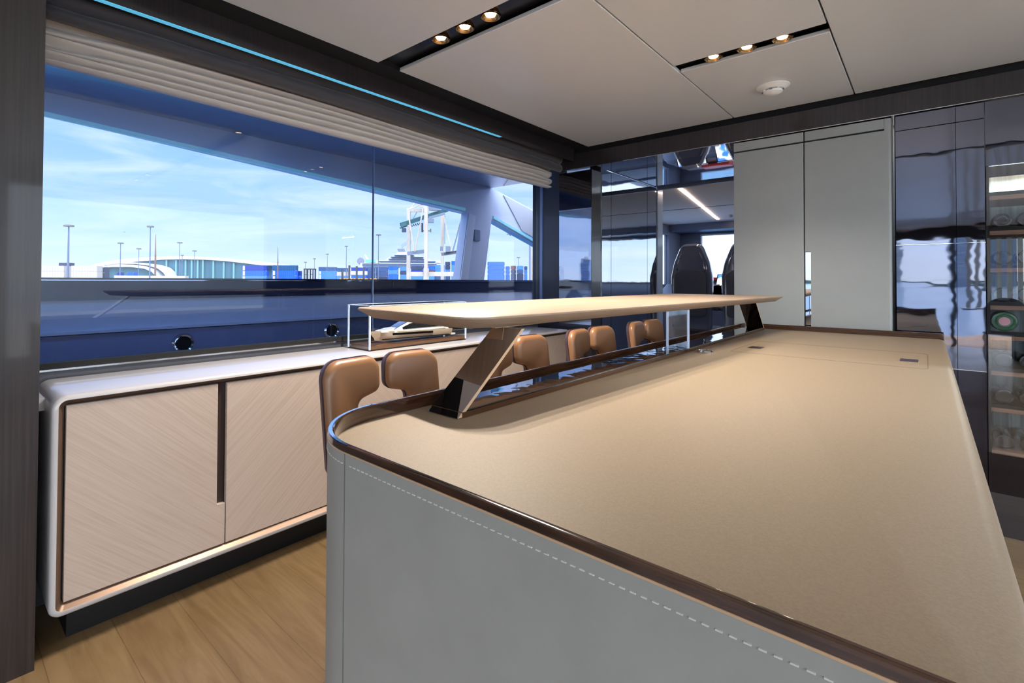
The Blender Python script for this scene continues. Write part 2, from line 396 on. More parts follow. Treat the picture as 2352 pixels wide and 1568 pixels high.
# ================================================================== SIDE DECK (outside the port window)
XO = -3.6
struct('floor_side_deck', B(-3.6, -2.53, -6, 9, -.08, -.02), mat('side_deck_teak', (196, 176, 150), .6))
struct('ceiling_side_deck', B(-3.66, -2.47, -6, 4.14, 2.22, 2.30), mat('soffit_navy_gloss', (128, 144, 186), .18, coat=.8))
b = thing('side_deck_bulwark', 'grey-blue side deck bulwark with dark cap band outside the long window', 'bulwark', (XO-.08, 2, 0))
B(XO-.12, XO, -5, 7.4, 1.075, 1.205).build('cap_band', navyd, b, label='dark cap band with a thin bright line')
B(XO-.125, XO+.012, -5, 7.4, 1.188, 1.194).build('bright_line', chrome, b)
B(XO-.11, XO-.015, -5, 7.4, .90, 1.075).build('upper_panel', bulw, b, label='pale grey upper panel')
B(XO-.10, XO+.02, -5, 7.4, .885, .90).build('ledge', bulw, b)
B(XO-.10, XO-.03, -5, 7.4, .878, .885).build('shadow_gap', black, b)
B(XO-.10, XO-.005, -5, 7.4, .0, .878).build('lower_panel', bulw2, b, label='darker blue lower panel')
for (y, z) in ((1.11, .785), (2.18, .79), (.30, .73)):
    f = MB().lathe((XO, y, z), [(.035, .0), (.064, .0), (.066, .012), (.056, .026), (.046, .018), (.044, -.01)], ax=0).build('fairlead', chrome, b, smooth=True)
    MB().lathe((XO, y, z), [(.001, .002), (.046, .002), (.046, .006), (.001, .006)], ax=0).build('fairlead_eye', black, f if False else b, smooth=True)
wing = thing('superstructure_wing', 'sloping grey superstructure panel framing the view outside the window', 'superstructure panel', (XO-.05, 2, 1.2))
# polygon in (y,z)
outer = [(-5, 2.22), (4.16, 2.22), (4.26, 2.205), (4.95, 2.06), (6.2, 1.70), (7.6, 1.205), (6.55, 1.205), (4.939, 1.655), (4.16, 1.872)]
inner_r = [(4.035, 1.205), (3.655, 1.205), (3.777, 1.905), (-5, 2.42)]
top = rpoly([(-5, 2.3), (4.16, 2.22), (4.26, 2.205), (4.95, 2.06), (6.2, 1.70), (7.6, 1.205), (6.55, 1.205), (4.939, 1.655), (4.155, 1.872), (4.035, 1.205), (3.655, 1.205), (3.777, 1.905), (2.0, 2.015), (.4, 2.112), (-5, 2.26)],
            [0, 0, 0, 0, 0, 0, 0, 0, .02, .02, .02, .03, 0, 0, 0], 4)
wm = MB()
wm.prism([(-5, 2.43), (-5, 2.43), (-5, 2.26), (.4, 2.112), (2.0, 2.015), (3.777, 1.905), (4.155, 1.872), (4.16, 2.30), (0, 2.30)][1:], 0, XO-.10, XO)
wm.prism([(3.777, 1.905), (3.655, 1.205), (4.035, 1.205), (4.155, 1.872)], 0, XO-.10, XO)
wm.prism([(4.155, 1.872), (4.55, 1.762), (4.939, 1.655), (6.55, 1.205), (7.6, 1.205), (6.2, 1.70), (4.95, 2.06), (4.26, 2.205), (4.16, 2.22)], 0, XO-.10, XO)
wm.build('panel', wingm, wing)
MB().prism([(4.35, 2.17), (4.95, 2.045), (6.2, 1.69), (6.2, 1.55), (4.95, 1.72), (4.70, 1.79)], 0, XO-.02, XO+.012).build('raised_facet', mat('pearl_facet', (196, 198, 202), .35, coat=.3), wing, bev=.003)
def strip(a, b, h, w=.02, d=.012):
    (y0, z0), (y1, z1) = a, b
    return MB().prism([(y0, z0), (y1, z1), (y1, z1+h), (y0, z0+h)], 0, XO, XO+w)
strip((-3, 2.245), (3.72, 1.925), .026).build('sky_glow_strip', cyan, wing, label='pale cyan glass edge above the opening with painted sky glow')
strip((4.17, 1.885), (6.3, 1.29), .030).build('sky_glow_strip', cyan, wing)
MB().prism([(3.662, 1.207), (3.77, 1.207), (3.885, 1.885), (3.785, 1.903)], 0, XO-.001, XO+.014).build('reveal', mat('reveal_grey', (236, 240, 250), .3), wing, label='paler reveal beside the opening')
B(XO, XO+.02, 3.86, 3.95, 1.62, 1.74).build('hatch', mat('hatch_grey', (140, 156, 176), .35), wing, bev=.004)
# glowing strip added out of sight above the blind to brighten the side deck
B(-2.60, -2.56, -4, 2.2, 2.205, 2.219).build('deck_fill_strip', mat('deck_fill_glow', (120, 180, 230), .4, emis=(120, 178, 235), estr=14.0), label='long cyan glowing strip added under the side deck overhang to brighten the bulwark', cat='light strip')

# ================================================================== BLINDS
def pleats(name, x0, z0, z1, y0, y1, folds, amp, m, label, wob=.006):
    mb = MB(); nz_, ny = folds*10, 90; g = []
    for i in range(nz_+1):
        row = []; t = i/nz_
        for j in range(ny+1):
            s = j/ny; y = y0+(y1-y0)*s
            e = math.exp(-((s)/.07)**2)+math.exp(-((1-s)/.05)**2)
            ph = folds*pi*(t+.05*sin(3.1*s*pi+t*2)*sin(pi*t))
            dx = amp*abs(sin(ph))**.5*(1-.25*e)+.0015*sin(s*23+t*9)*(.3+e)
            z = z0+(z1-z0)*t-wob*sin(s*pi)*(1-t)-.022*e*sin(pi*t)*(.5+.5*sin(ph))
            row.append(mb.bm.verts.new((x0+dx, y, z)))
        g.append(row)
    for i in range(nz_):
        for j in range(ny): mb.face((g[i][j], g[i][j+1], g[i+1][j+1], g[i+1][j]))
    o = mb.build(name, m, smooth=1, label=label, cat='blind')
    so = o.modifiers.new('thick', 'SOLIDIFY'); so.thickness = .002; so.offset = -1
    return o
pleats('pleated_blind', -2.32, 1.955, 2.125, .24, 3.38, 6, .055, blindm, 'pale grey pleated cloth blind gathered above the long window')
pleats('blackout_blind', -2.215, 2.075, 2.27, .24, 3.40, 3, .045, blindd, 'dark gathered blackout blind tucked above the pale blind', .0)

# ================================================================== SIDEBOARD
XF = -2.05
sb = thing('sideboard', 'long cream sideboard with pale chevron veneer doors under the window', 'sideboard', (-2.25, 1.8, 0))
y0, y1 = .268, 3.30
oo = rpoly([(y0, .128), (y1, .128), (y1, .828), (y0, .828)], [.03, .03, .045, .045], 8)
ii = rpoly([(y0+.016, .146), (y1-.016, .146), (y1-.016, .812), (y0+.016, .812)], [.02, .02, .025, .025], 8)
mb = MB()
L0 = [(-2.42, a, c) for a, c in oo]; L1 = [(XF-.014, a, c) for a, c in oo]
sh = [(a+(.008 if a < 1 else -.008), c+(.008 if c < .5 else -.008)) for a, c in oo]
L2 = [(XF-.004, a+(.003 if a < 1 else -.003), c+(.003 if c < .5 else -.003)) for a, c in oo]; L3 = [(XF, a, c) for a, c in sh]; L4 = [(XF, a, c) for a, c in ii]; L5 = [(XF-.03, a, c) for a, c in ii]
mb.loft([L0, L1, L2, L3, L4, L5], caps=False); mb.face([v for v in mb.bm.verts][:len(oo)])
mb.build('frame', cream, sb, smooth=True)
i2 = rpoly([(y0+.032, .164), (y1-.032, .164), (y1-.032, .797), (y0+.032, .797)], .012, 8)
MB().loft([[(XF-.004, a, c) for a, c in ii], [(XF-.022, a, c) for a, c in i2], [(XF-.035, a, c) for a, c in i2]], caps=False).build('inner_frame', bronze_in, sb, label='brown bronze inner frame', smooth=True)
B(-2.40, XF-.034, y0+.02, y1-.02, .15, .81).build('carcass', black, sb)
B(-2.40, XF-.11, y0+.06, y1-.1, 0, .128).build('plinth', black, sb, label='recessed black plinth')
ds = [.303, .793, 1.283, 1.773, 2.263, 2.753, 3.262]
for i in range(6):
    a, c = ds[i]+.002, ds[i+1]-.002
    if i % 2 == 0:   # notch at the far upper edge
        pl = [(a, .168), (c, .168), (c, .325), (c-.030, .325), (c-.030, .793), (a, .793)]
    else:
        pl = [(a, .168), (c, .168), (c, .793), (a, .793)]
    MB().prism(pl, 0, XF-.032, XF-.012).build('door', veneerA if i % 2 == 0 else veneerB, sb, bev=.001, label='pale veneer door with grain running %s' % ('down to the right' if i % 2 == 0 else 'up to the right'))
    if i % 2 == 0:
        B(XF-.033, XF-.030, c-.029, c, .325, .793).build('handle_recess', mat('recess_dark', (62, 50, 48), .3, coat=.4) if i == 0 else MATS['recess_dark'], sb, label='dark vertical finger recess')
B(-2.44, -2.20, .236, .30, .76, .80).build('wall_ledge', cream, label='short pale ledge between the column and the sideboard', cat='ledge')

# ================================================================== DISPLAY CASE WITH MODEL YACHT
cx0, cx1, cyy0, cyy1, cz0, cz1 = -2.365, -2.165, 1.535, 2.26, .828, 1.065
dc = thing('display_case', 'clear acrylic display case standing on the sideboard', 'display case', ((cx0+cx1)/2, (cyy0+cyy1)/2, cz0))
B(cx0, cx1, cyy0, cyy1, cz0, cz0+.006).build('base_rim', black, dc)
B(cx0+.006, cx1-.006, cyy0+.006, cyy1-.006, cz0+.006, cz0+.024).build('base_board', mat('walnut_base', (120, 84, 60), .2, coat=.8), dc)
for q in ((cx0, cx1, cyy0, cyy0+.004), (cx0, cx1, cyy1-.004, cyy1), (cx0, cx0+.004, cyy0+.004, cyy1-.004), (cx1-.004, cx1, cyy0+.004, cyy1-.004)):
    B(*q, cz0+.006, cz1-.004).build('pane', clear, dc)
B(cx0, cx1, cyy0, cyy1, cz1-.004, cz1).build('lid_pane', clear, dc)
for x in (cx0, cx1-.006):
    for y in (cyy0, cyy1-.006): B(x-.001, x+.007, y-.001, y+.007, cz0+.006, cz1).build('edge', edgem, dc, label='bright polished vertical edge')
for x in (cx0, cx1-.003): B(x-.0005, x+.0035, cyy0, cyy1, cz1-.003, cz1+.001).build('edge', edgem, dc)
for y in (cyy0, cyy1-.003): B(cx0, cx1, y-.0005, y+.0035, cz1-.003, cz1+.001).build('edge', edgem, dc)
my = thing('model_yacht', 'small beige and white model motor yacht inside the clear case', 'model boat', (-2.262, 1.9, cz0+.024))
hullm = mat('beige_hull', (206, 182, 158), .2, coat=.8); whm = mat('yacht_white', (235, 232, 228), .2, coat=.6)
ycx, ya, yb2 = -2.262, 1.60, 2.185     # bow near, stern far
def station(t):   # t 0 bow 1 stern -> half width deck, half width chine, deck z, keel z
    w = .052*min(1, (t/.38)**.55) if t > 0 else .001
    return max(w, .0015), max(w*.72*min(1, t/.25+.05), .001), .0675-.018*t, .004+.012*max(0, 1-t/.12)
loops = []
for i in range(15):
    t = i/14; w, c, dz, kz = station(t); y = ya+(yb2-ya)*t; zb = cz0+.024
    yk = y+.035*(1-t)**3
    loops.append([(ycx-w, y, zb+dz), (ycx-(w*.6+c*.4), (y+yk)/2, zb+(dz*.55+kz*.45)), (ycx-c, yk, zb+kz+.008), (ycx, yk, zb+kz), (ycx+c, yk, zb+kz+.008), (ycx+(w*.6+c*.4), (y+yk)/2, zb+(dz*.55+kz*.45)), (ycx+w, y, zb+dz)])
MB().loft(loops).build('hull', hullm, my, smooth=True)
def cabin(name, ys, zs, w0, w1, m, **k):
    zb = cz0+.024; mb = MB()
    lo = []
    for (y, zt, zb_) in zip(ys, zs[0], zs[1]):
        lo.append([(ycx-w0, y, zb+zb_), (ycx+w0, y, zb+zb_), (ycx+w1, y, zb+zt), (ycx-w1, y, zb+zt)])
    return mb.loft(lo).build(name, m, my, smooth=True, **k)
zb = cz0+.024
cabin('foredeck', [1.66, 1.72, 1.80, 1.86], ([.068, .078, .082, .084], [.06, .058, .056, .055]), .034, .024, whm)
cabin('saloon', [1.74, 1.80, 1.86, 2.0, 2.08, 2.14], ([.066, .092, .112, .116, .108, .066], [.055]*6), .043, .033, whm)
cabin('saloon_windows', [1.80, 1.86, 1.9, 2.0, 2.06, 2.10], ([.080, .099, .104, .104, .092, .078], [.070, .070, .070, .070, .070, .070]), .0442, .0375, blackgloss, label='black wraparound saloon windows')
cabin('flybridge', [1.84, 1.87, 1.93, 2.02, 2.06], ([.122, .132, .136, .132, .124], [.114]*5), .034, .028, whm)
cabin('windscreen', [1.745, 1.79, 1.84], ([.070, .092, .112], [.068, .088, .106]), .033, .030, mat('model_glass_blue', (60, 84, 130), .05, coat=1), )
cabin('hardtop', [1.87, 1.95, 2.05], ([.168, .172, .168], [.163, .165, .163]), .030, .028, whm)
for s in (-1, 1):
    MB().bar((ycx+s*.026, 1.90, zb+.13), (ycx+s*.024, 1.95, zb+.165), .005).build('hardtop_leg', whm, my)
    MB().bar((ycx+s*.026, 2.0, zb+.13), (ycx+s*.024, 2.03, zb+.165), .005).build('hardtop_leg', whm, my)
    MB().bar((ycx+s*.0525, 1.72, zb+.048), (ycx+s*.0525, 2.02, zb+.040), .004, .012).build('hull_window', blackgloss, my, label='dark slanted hull window')
    MB().bar((ycx+s*.040, 1.66, zb+.022), (ycx+s*.046, 2.16, zb+.014), .010, .005).build('boot_stripe', black, my)
B(ycx-.045, ycx+.045, 2.185, 2.215, zb+.010, zb+.020).build('swim_platform', whm, my)
B(ycx-.03, ycx+.03, 2.10, 2.17, zb+.050, zb+.060).build('aft_cushion', whm, my)
MB().tube([(ycx, 1.97, zb+.172), (ycx, 1.975, zb+.195)], .002, 6).build('mast', black, my)
for s in (-1, 1):
    MB().tube([(ycx+s*.006, 1.612, zb+.078), (ycx+s*.033, 1.66, zb+.079), (ycx+s*.047, 1.74, zb+.076)], .0008, 5).build('bow_rail', chrome, my)

# ================================================================== KITCHEN ISLAND
IX0, IX1, IY0, IY1 = -.852, .062, .430, 3.36
TZ, RZ = .917, .946
isl = thing('kitchen_island', 'large kitchen island with tan leather top and grey leather sides', 'kitchen island', (-.4, 1.9, 0))
RC = .185
def iplan(d=0.):
    return rpoly([(IX0+d, IY0+d), (IX1-d, IY0+d), (IX1-d, IY1-d), (IX0+d, IY1-d)], [max(RC-d, .01), .012, .012, .012], 16)
def ring(z, d): return [(x, y, z) for x, y in iplan(d)]
def openring(z, d):
    p = rpoly([(IX1, IY0+d), (IX1, IY0+d), (IX0+d, IY0+d), (IX0+d, IY1-d), (IX1, IY1-d)], [0, 0, max(RC-d, .01), .03, 0], 16)
    return [(x, y, z) for x, y in p[1:]]
# body split at the seam x=-.667: corner wrap and long face are one leather skin with a groove
MB().loft([ring(0.02, .0), ring(TZ-.04, .0)]).build('leather_body', greyl, isl, smooth=True, label='grey leather clad body')
MB().loft([openring(TZ-.0401, 0), openring(RZ-.0125, 0), openring(RZ-.0125, .006), openring(TZ-.0401, .006)], caps=False, closed=False).build('leather_band', greyl, isl, smooth=True)
B(-.6685, -.6665, IY0-.0006, IY0+.004, .02, RZ-.012).build('leather_seam', mat('seam_dark', (104, 104, 100), .8), isl)
def openring(z, d):     # rim runs along near, port and far sides; open to starboard
    p = rpoly([(IX1, IY0+d), (IX1, IY0+d), (IX0+d, IY0+d), (IX0+d, IY1-d), (IX1, IY1-d)], [0, 0, max(RC-d, .01), .03, 0], 16)
    return [(x, y, z) for x, y in p[1:]]
MB().loft([openring(RZ-.0125, -.0005), openring(RZ-.0100, -.0008), openring(RZ-.0098, .004), openring(RZ-.0125, .004)], caps=False, closed=False).build('brass_line', brass, isl, smooth=True, label='thin brass line under the rim')
MB().loft([openring(RZ-.0100, .0), openring(RZ-.001, .001), openring(RZ, .003), openring(RZ, .0085), openring(RZ-.002, .0105), openring(TZ-.004, .0105)], caps=False, closed=False).build('raised_rim', rimwood, isl, smooth=True, label='raised gloss walnut rim around the top')
# polished top line on the corner and port side
pc = [p for p in openring(RZ+.0006, .002)]; pd = [p for p in openring(RZ+.0006, .0075)]
sel = [i for i, p in enumerate(pc) if p[0] < -.66 and p[1] < 3.3]
MB().loft([[pc[i] for i in sel], [pd[i] for i in sel]], caps=False, closed=False).build('polished_edge', chrome, isl, label='mirror polished rim edge around the corner')
# top: leather surface with soft starboard edge
def tring(z, dx, d=.0095):
    p = rpoly([(IX0+d, IY0+d), (IX1+.004-dx, IY0-.0005+0*d), (IX1+.004-dx, IY1-d), (IX0+d, IY1-d)], [RC-d, .012, .012, .012], 16)
    return [(x, max(y, IY0+d) if x < IX1-.05 else max(y, IY0+d), z) for x, y in p]
MB().loft([tring(TZ-.05, .002), tring(TZ-.02, 0), tring(TZ-.008, .002), tring(TZ-.002, .008), tring(TZ, .018)]).build('leather_top', tan, isl, smooth=True, label='tan leather worktop surface')
# stitches (surface pattern in one mesh)
mb = MB(); x = -.655
while x < IX1:
    mb.bar((x, IY0-.0006, RZ-.028), (x+.0055, IY0-.0006, RZ-.028), .0014, .0013); x += .0105
t = 0
cxr, cyr = IX0+RC, IY0+RC
a = radians(268)
while a > radians(182):
    q = lambda u: (cxr+(RC+.0005)*cos(u), cyr+(RC+.0005)*sin(u), RZ-.028)
    mb.bar(q(a), q(a-.028), .0014, .0013); a -= .055
mb.build('stitching', thread, isl, label='pale stitching below the brass line')
# hatch lid with finger pulls
HX0, HX1, HY0, HY1 = -.60, .002, 2.17, 2.63
hl = [(x, y) for x, y in rpoly([(HX0, HY0), (HX1, HY0), (HX1, HY1), (HX0, HY1)], .02, 5)]
def frm(mb, pts, w, z0, z1):
    k = len(pts); c = Vector((sum(p[0] for p in pts)/k, sum(p[1] for p in pts)/k)); 
    inn = [tuple(Vector(p)+(c-Vector(p)).normalized()*w) for p in pts]
    for i in range(k):
        a, b = pts[i], pts[(i+1) % k]; a2, b2 = inn[i], inn[(i+1) % k]
        mb.loft([[(*a, z0), (*b, z0), (*b2, z0), (*a2, z0)], [(*a, z1), (*b, z1), (*b2, z1), (*a2, z1)]])
    return mb
frm(MB(), hl, .0022, TZ-.002, TZ+.0006).build('hatch_joint', mat('joint_brown', (120, 92, 64), .6), isl, label='hairline joint of the flush hatch')
for x in (-.575, -.075):
    B(x, x+.05, 2.335, 2.41, TZ-.002, TZ+.0007).build('finger_pull', mat('pull_dark', (54, 40, 44), .3) if x < -.5 else MATS['pull_dark'], isl, label='small dark rectangular finger pull')
pk = MB().lathe((-.66, 2.06, TZ), [(.001, .0), (.030, .0), (.031, .005), (.026, .010), (.024, .006), (.012, .006), (.010, .009), (.001, .009)]).build('pop_up_socket', chrome, label='round chrome pop-up socket set in the tan worktop', cat='socket', smooth=True)

# ================================================================== BAR SHELF on mirror legs
bs = thing('bar_shelf', 'raised pale wood bar shelf on mirrored slanting legs above the island', 'bar shelf', (-.95, 2.0, TZ))
SX0, SX1, SY0, SY1, SZ = -1.24, -.725, .785, 3.20, 1.12
def sp(d, rs=(.02, .085, .02, .02)):
    s0 = (SX0+d, SY0+d+.10)       # near edge slightly skewed
    return rpoly([(SX0+d, SY0+d+.045), (SX1-d, SY0+d-.01), (SX1+.125-d, SY1-d), (SX0+d, SY1-d)], list(rs), 8)
MB().loft([[(x, y, SZ-.030) for x, y in sp(.032)], [(x, y, SZ-.008) for x, y in sp(.002)], [(x, y, SZ-.006) for x, y in sp(0)], [(x, y, SZ-.002) for x, y in sp(0)], [(x, y, SZ) for x, y in sp(.003)]]).build('shelf_board', shelfw, bs, smooth=True, label='pale veneer board with chamfered underside')
B(SX0+.08, SX1-.045, SY0+.12, SY1-.06, SZ-.034, SZ-.030).build('underside_trim', brass, bs)
def leg(yb, yt):
    x0, x1 = -.803, -.715
    zb_, zt = TZ+.0015, SZ-.034
    t = .011
    return MB().loft([[(x0, yb, zb_), (x1, yb, zb_), (x1, yb+t, zb_), (x0, yb+t, zb_)], [(x0, yt, zt), (x1, yt, zt), (x1, yt+t, zt), (x0, yt+t, zt)]])
for yb, yt in ((.722, .935), (3.27, 3.08)):
    lg = leg(yb, yt).build('leg', mirror_leg, bs, label='mirror polished slanting leg')
    s = -1 if yb > 2 else 1
    e = MB().loft([[(-.715, yb, TZ+.0015), (-.7138, yb, TZ+.0015), (-.7138, yb+.011, TZ+.0015), (-.715, yb+.011, TZ+.0015)], [(-.715, yt, SZ-.034), (-.7138, yt, SZ-.034), (-.7138, yt+.011, SZ-.034), (-.715, yt+.011, SZ-.034)]])
    e.build('leg_edge', brass, bs)
B(-.806, -.712, .734, 3.268, TZ+.001, TZ+.012).build('base_tray', bronze, bs, label='long base plate between the legs')
B(-.803, -.715, .752, 3.25, TZ+.012, TZ+.0155).build('mirror_strip', mat('black_mirror', (150, 158, 172), .02, metal=1.0, bump=(5, .4, (1, 1, 1), .004)), bs, label='black mirror strip on the base')
B(-.80, -.712, 2.02, 2.035, TZ+.0155, SZ-.034).build('acrylic_support', aclear, bs, label='clear acrylic upright under the shelf')
for x in (-.80, -.716): B(x, x+.004, 2.019, 2.036, TZ+.0155, SZ-.034).build('acrylic_edge', edgem, bs)

# ================================================================== STOOLS
def make_stool():
    t = thing('bar_stool', 'x', 'bar stool', (0, 0, 0), 'brown leather bar stools along the island')
    for s in (-1, 1):
        # outline in (y,z): s=-1 near half
        o = [(.212, .64), (.216, .965), (.016, .965), (.016, .856), (.098, .836), (.108, .64)]
        rr = [.03, .055, .045, .030, .026, .02]
        def pts(d):
            p = [(a, c) for a, c in o]
            q = rpoly(p, rr, 7)
            if d:
                cx2 = sum(a for a, c in q)/len(q); cz2 = sum(c for a, c in q)/len(q)
                out = []
                k = len(q)
                for i in range(k):
                    a = Vector(q[i-1]); b = Vector(q[(i+1) % k]); tt = (b-a).normalized(); nn = Vector((-tt.y, tt.x))
                    out.append(tuple(Vector(q[i])+nn*d))
                q = out
            return q
        def loop(x, d):
            r = []
            for a, c in pts(d):
                xx = x+.30*max(0, a-.02)**2*1.6+(.0 if c > .72 else (.72-c)*.35) - (c-.66)*.06
                r.append((xx, s*a, c))
            return r
        MB().loft([loop(-.004, .010), loop(.008, .0015), loop(.020, 0), loop(.030, .004), loop(.036, .011), loop(.038, .020)]).build('backrest', stool_l, t, smooth=True)
        MB().loft([loop(-.012, .008), loop(-.010, .001), loop(.004, -.0015), loop(.006, .004)]).build('back_shell', stool_back, t, smooth=True, label='dark backrest shell edge')
    seat = rpoly([(.03, -.205), (.34, -.20), (.34, .20), (.03, .205)], [.05, .09, .09, .05], 7)
    def sc(d): return [(x+(.2-x)*d, y*(1-d)) for x, y in seat]
    MB().loft([[(x, y, .595) for x, y in sc(.05)], [(x, y, .61) for x, y in sc(0)], [(x, y, .645) for x, y in sc(0)], [(x, y, .662) for x, y in sc(.04)], [(x, y, .668) for x, y in sc(.14)]]).build('seat', stool_l, t, smooth=True)
    MB().lathe((.2, 0, 0), [(.001, .0), (.19, .0), (.19, .008), (.03, .018), (.022, .05), (.022, .595), (.001, .595)]).build('pedestal', blackgloss, t, smooth=True)
    MB().tube([(.2+.0, -.0, .22), (.33, -.12, .22), (.36, 0, .22), (.33, .12, .22), (.2, 0, .22)], .009, 8).build('footrest', chrome, t, smooth=True)
    return t
st = make_stool()
slabels = ['brown leather bar stool nearest the camera at the rounded island corner', 'brown leather bar stool second from the rounded island corner, partly behind the near mirrored leg',
           'brown leather bar stool third from the rounded island corner, left of the farthest one', 'brown leather bar stool farthest away, beside the clear acrylic upright']
for i, (x, y) in enumerate(((-1.295, .965), (-1.285, 1.62), (-1.27, 2.22), (-1.27, 2.86))):
    o = st if i == 0 else copy_tree(st)
    o.location = (x, y, 0); o['label'] = slabels[i]

# ================================================================== GREY CABINET
gc = thing('tall_cabinet', 'tall grey leather cabinet with two doors against the forward wall', 'cabinet', (-.53, YB+.2, 0))
gx0, gm, gx1 = -.912, -.532, -.135
B(gx0+.004, gx1-.004, YB+.02, YB+.40, .02, 2.075).build('carcass', black, gc)
def gdoor(x0, x1, z0, z1, rr=0, **k):
    p = rpoly([(x0, YB+.02), (x0, YB), (x1, YB), (x1, YB+.02)], [0, .003, .003 if not rr else .018, 0], 5)
    return MB().prism(p, 2, z0, z1).build(k.pop('name', 'door'), greyl if False else greydoor, gc, smooth=True, **k)
greydoor = mat('pale_grey_leather_doors', (152, 157, 157), .5, bump=(200, .15, (1, 1, 1), .0006), speck=((149, 154, 154), 4))
gdoor(gx0, gm-.003, .02, 2.012)
MB().prism([(gm+.003, .02), (gm+.003, .02), (gx1-.02, .02), (gx1-.02, 2.012), (gm+.003, 2.012), (gm+.003, 1.375), (gm+.032, 1.375), (gm+.032, .02)][1:] if False else [(gm+.032, .02), (gx1-.03, .02), (gx1-.03, 2.012), (gm+.003, 2.012), (gm+.003, 1.375), (gm+.032, 1.375)], 1, YB, YB+.02).build('door', greydoor, gc)
p = rpoly([(gx1-.0301, YB+.3), (gx1-.0301, YB), (gx1, YB), (gx1, YB+.3)], [0, 0, .022, 0], 6)
MB().prism(p, 2, .02, 2.075).build('side_panel', greydoor, gc, smooth=True)
B(gm+.003, gm+.031, YB+.012, YB+.02, .5, 1.372).build('handle_recess', smoked_clear, gc, label='mirror lined vertical finger slot')
gdoor(gx0, gm-.003, 2.022, 2.075, name='top_panel'); gdoor(gm+.003, gx1-.031, 2.022, 2.075, name='top_panel')
B(gx0, gx1-.03, YB-.0008, YB, 1.382, 1.3832).build('door_seam', mat('seam_grey', (150, 152, 146), .7), gc)

# ================================================================== GLOSS WALL + WINE CABINET
gw = thing('gloss_wall_cabinet', 'dark high gloss cabinet doors right of the grey cabinet', 'cabinet', (.05, YB+.1, 0))
gap = .0035; x0, xm, x1 = -.120, .112, .214
for (a, b2) in ((x0, xm), (xm, x1)):
    for (c, d) in ((1.999, 2.075), (1.398, 1.995), (.772, 1.392)):
        B(a+.001, b2-.001, YB, YB+.02, c, d).build('door', smoked if c < 2.1 else smoked_dark, gw)
    B(a+.001, b2-.001, YB, YB+.02, .21, .768).build('lower_door', smoked_dark, gw, label='darker lower door')
B(x0+.003, x1, YB+.02, YB+.03, .2, 2.08).build('back', black, gw)
B(x0, x1, YB-.001, YB, 1.3935, 1.3965).build('chrome_line', chrome, gw)
B(x0, x1, YB-.001, YB, .7685, .7715).build('chrome_line', chrome, gw)
B(x0, 2.3, YB+.004, YB+.03, 0, .205).build('plinth', smoked, gw)
wc = thing('wine_cabinet', 'glass fronted wine cabinet with wood shelves at the right edge', 'wine cabinet', (.6, YB+.2, .2))
wx0, wx1 = .216, .86
B(wx0, wx1, YB, YB+.018, .2, .385).build('lower_panel', smoked_dark, wc)
B(wx0, wx1, YB, YB+.018, 1.762, 2.075).build('upper_panel', smoked, wc)
B(wx0, wx0+.012, YB+.012, YB+.40, .385, 1.762).build('side', black, wc)
B(wx1-.012, wx1, YB+.012, YB+.40, .385, 1.762).build('side', black, wc)
B(wx0, wx1, YB+.38, YB+.40, .385, 1.762).build('back_panel', fluted, wc, label='pale fluted back panel')
B(wx0+.012, wx1-.012, YB+.012, YB+.38, .385, .40).build('floor_board', woodshelf, wc)
B(wx0+.002, wx1, YB, YB+.006, .388, 1.760).build('glass_door', fridgeglass, wc, label='reflective glass door')
for z in (.60, .775, .945, 1.09, 1.27, 1.45, 1.62):
    f = B(wx0+.012, wx1-.012, YB+.03, YB+.37, z-.02, z).build('shelf', woodshelf, wc)
    B(wx0+.012, wx1-.012, YB+.028, YB+.034, z, z+.018).build('bottle_rail', black, wc)
wl = bpy.data.lights.new('wine_light', 'AREA'); wl.shape = 'RECTANGLE'; wl.size = .5; wl.size_y = .015; wl.energy = 11; wl.color = (.9, 1, .97)
wlo = bpy.data.objects.new('cabinet_light', wl); COL.objects.link(wlo); wlo.parent = wc
wlo.location = Vector((.54, YB+.2, 1.745))-Vector((.6, YB+.2, .2))
# bottles lying on the shelves, ends towards the room
bg_ = mat('green_bottle_glass', (30, 96, 46), .08, coat=1); bcap = mat('pink_white_label', (224, 170, 178), .4); bdark = mat('dark_bottle_glass', (16, 22, 18), .08, coat=1)
def bottle(x, z, r, m, label, grp=None, first=True):
    t = thing('wine_bottle', label, 'bottle', (x, YB+.2, z), grp)
    zc = z+r
    MB().lathe((x, YB+.05, zc), [(.001, .006), (r*.55, .0), (r*.92, .002), (r, .014), (r, .20), (r*.75, .235), (.014, .265), (.014, .315), (.001, .315)], ax=1, n=28).build('glass', m, t, smooth=True)
    MB().lathe((x, YB+.05, zc), [(.001, -.002), (r*.42, -.002), (r*.42, .004), (.001, .004)], ax=1, n=24).build('base_disc', bcap if m is bg_ else bdark, t, smooth=True)
    return t
bottle(.278, .966, .048, bg_, 'green bottle lying end-on with a pink and white base disc on the second visible shelf')
bt = bottle(.275, .793, .034, bdark, 'dark bottle lying end-on on a lower wine cabinet shelf', 'dark wine bottles lying on the shelves')
for z in (.793, .618, .402, 1.108, 1.288, 1.468):
    for k in range(7):
        xx = .275+.082*k
        if (z == .793 and k == 0) or xx > .82: continue
        c = copy_tree(bt); c.location = (xx, YB+.2, z)

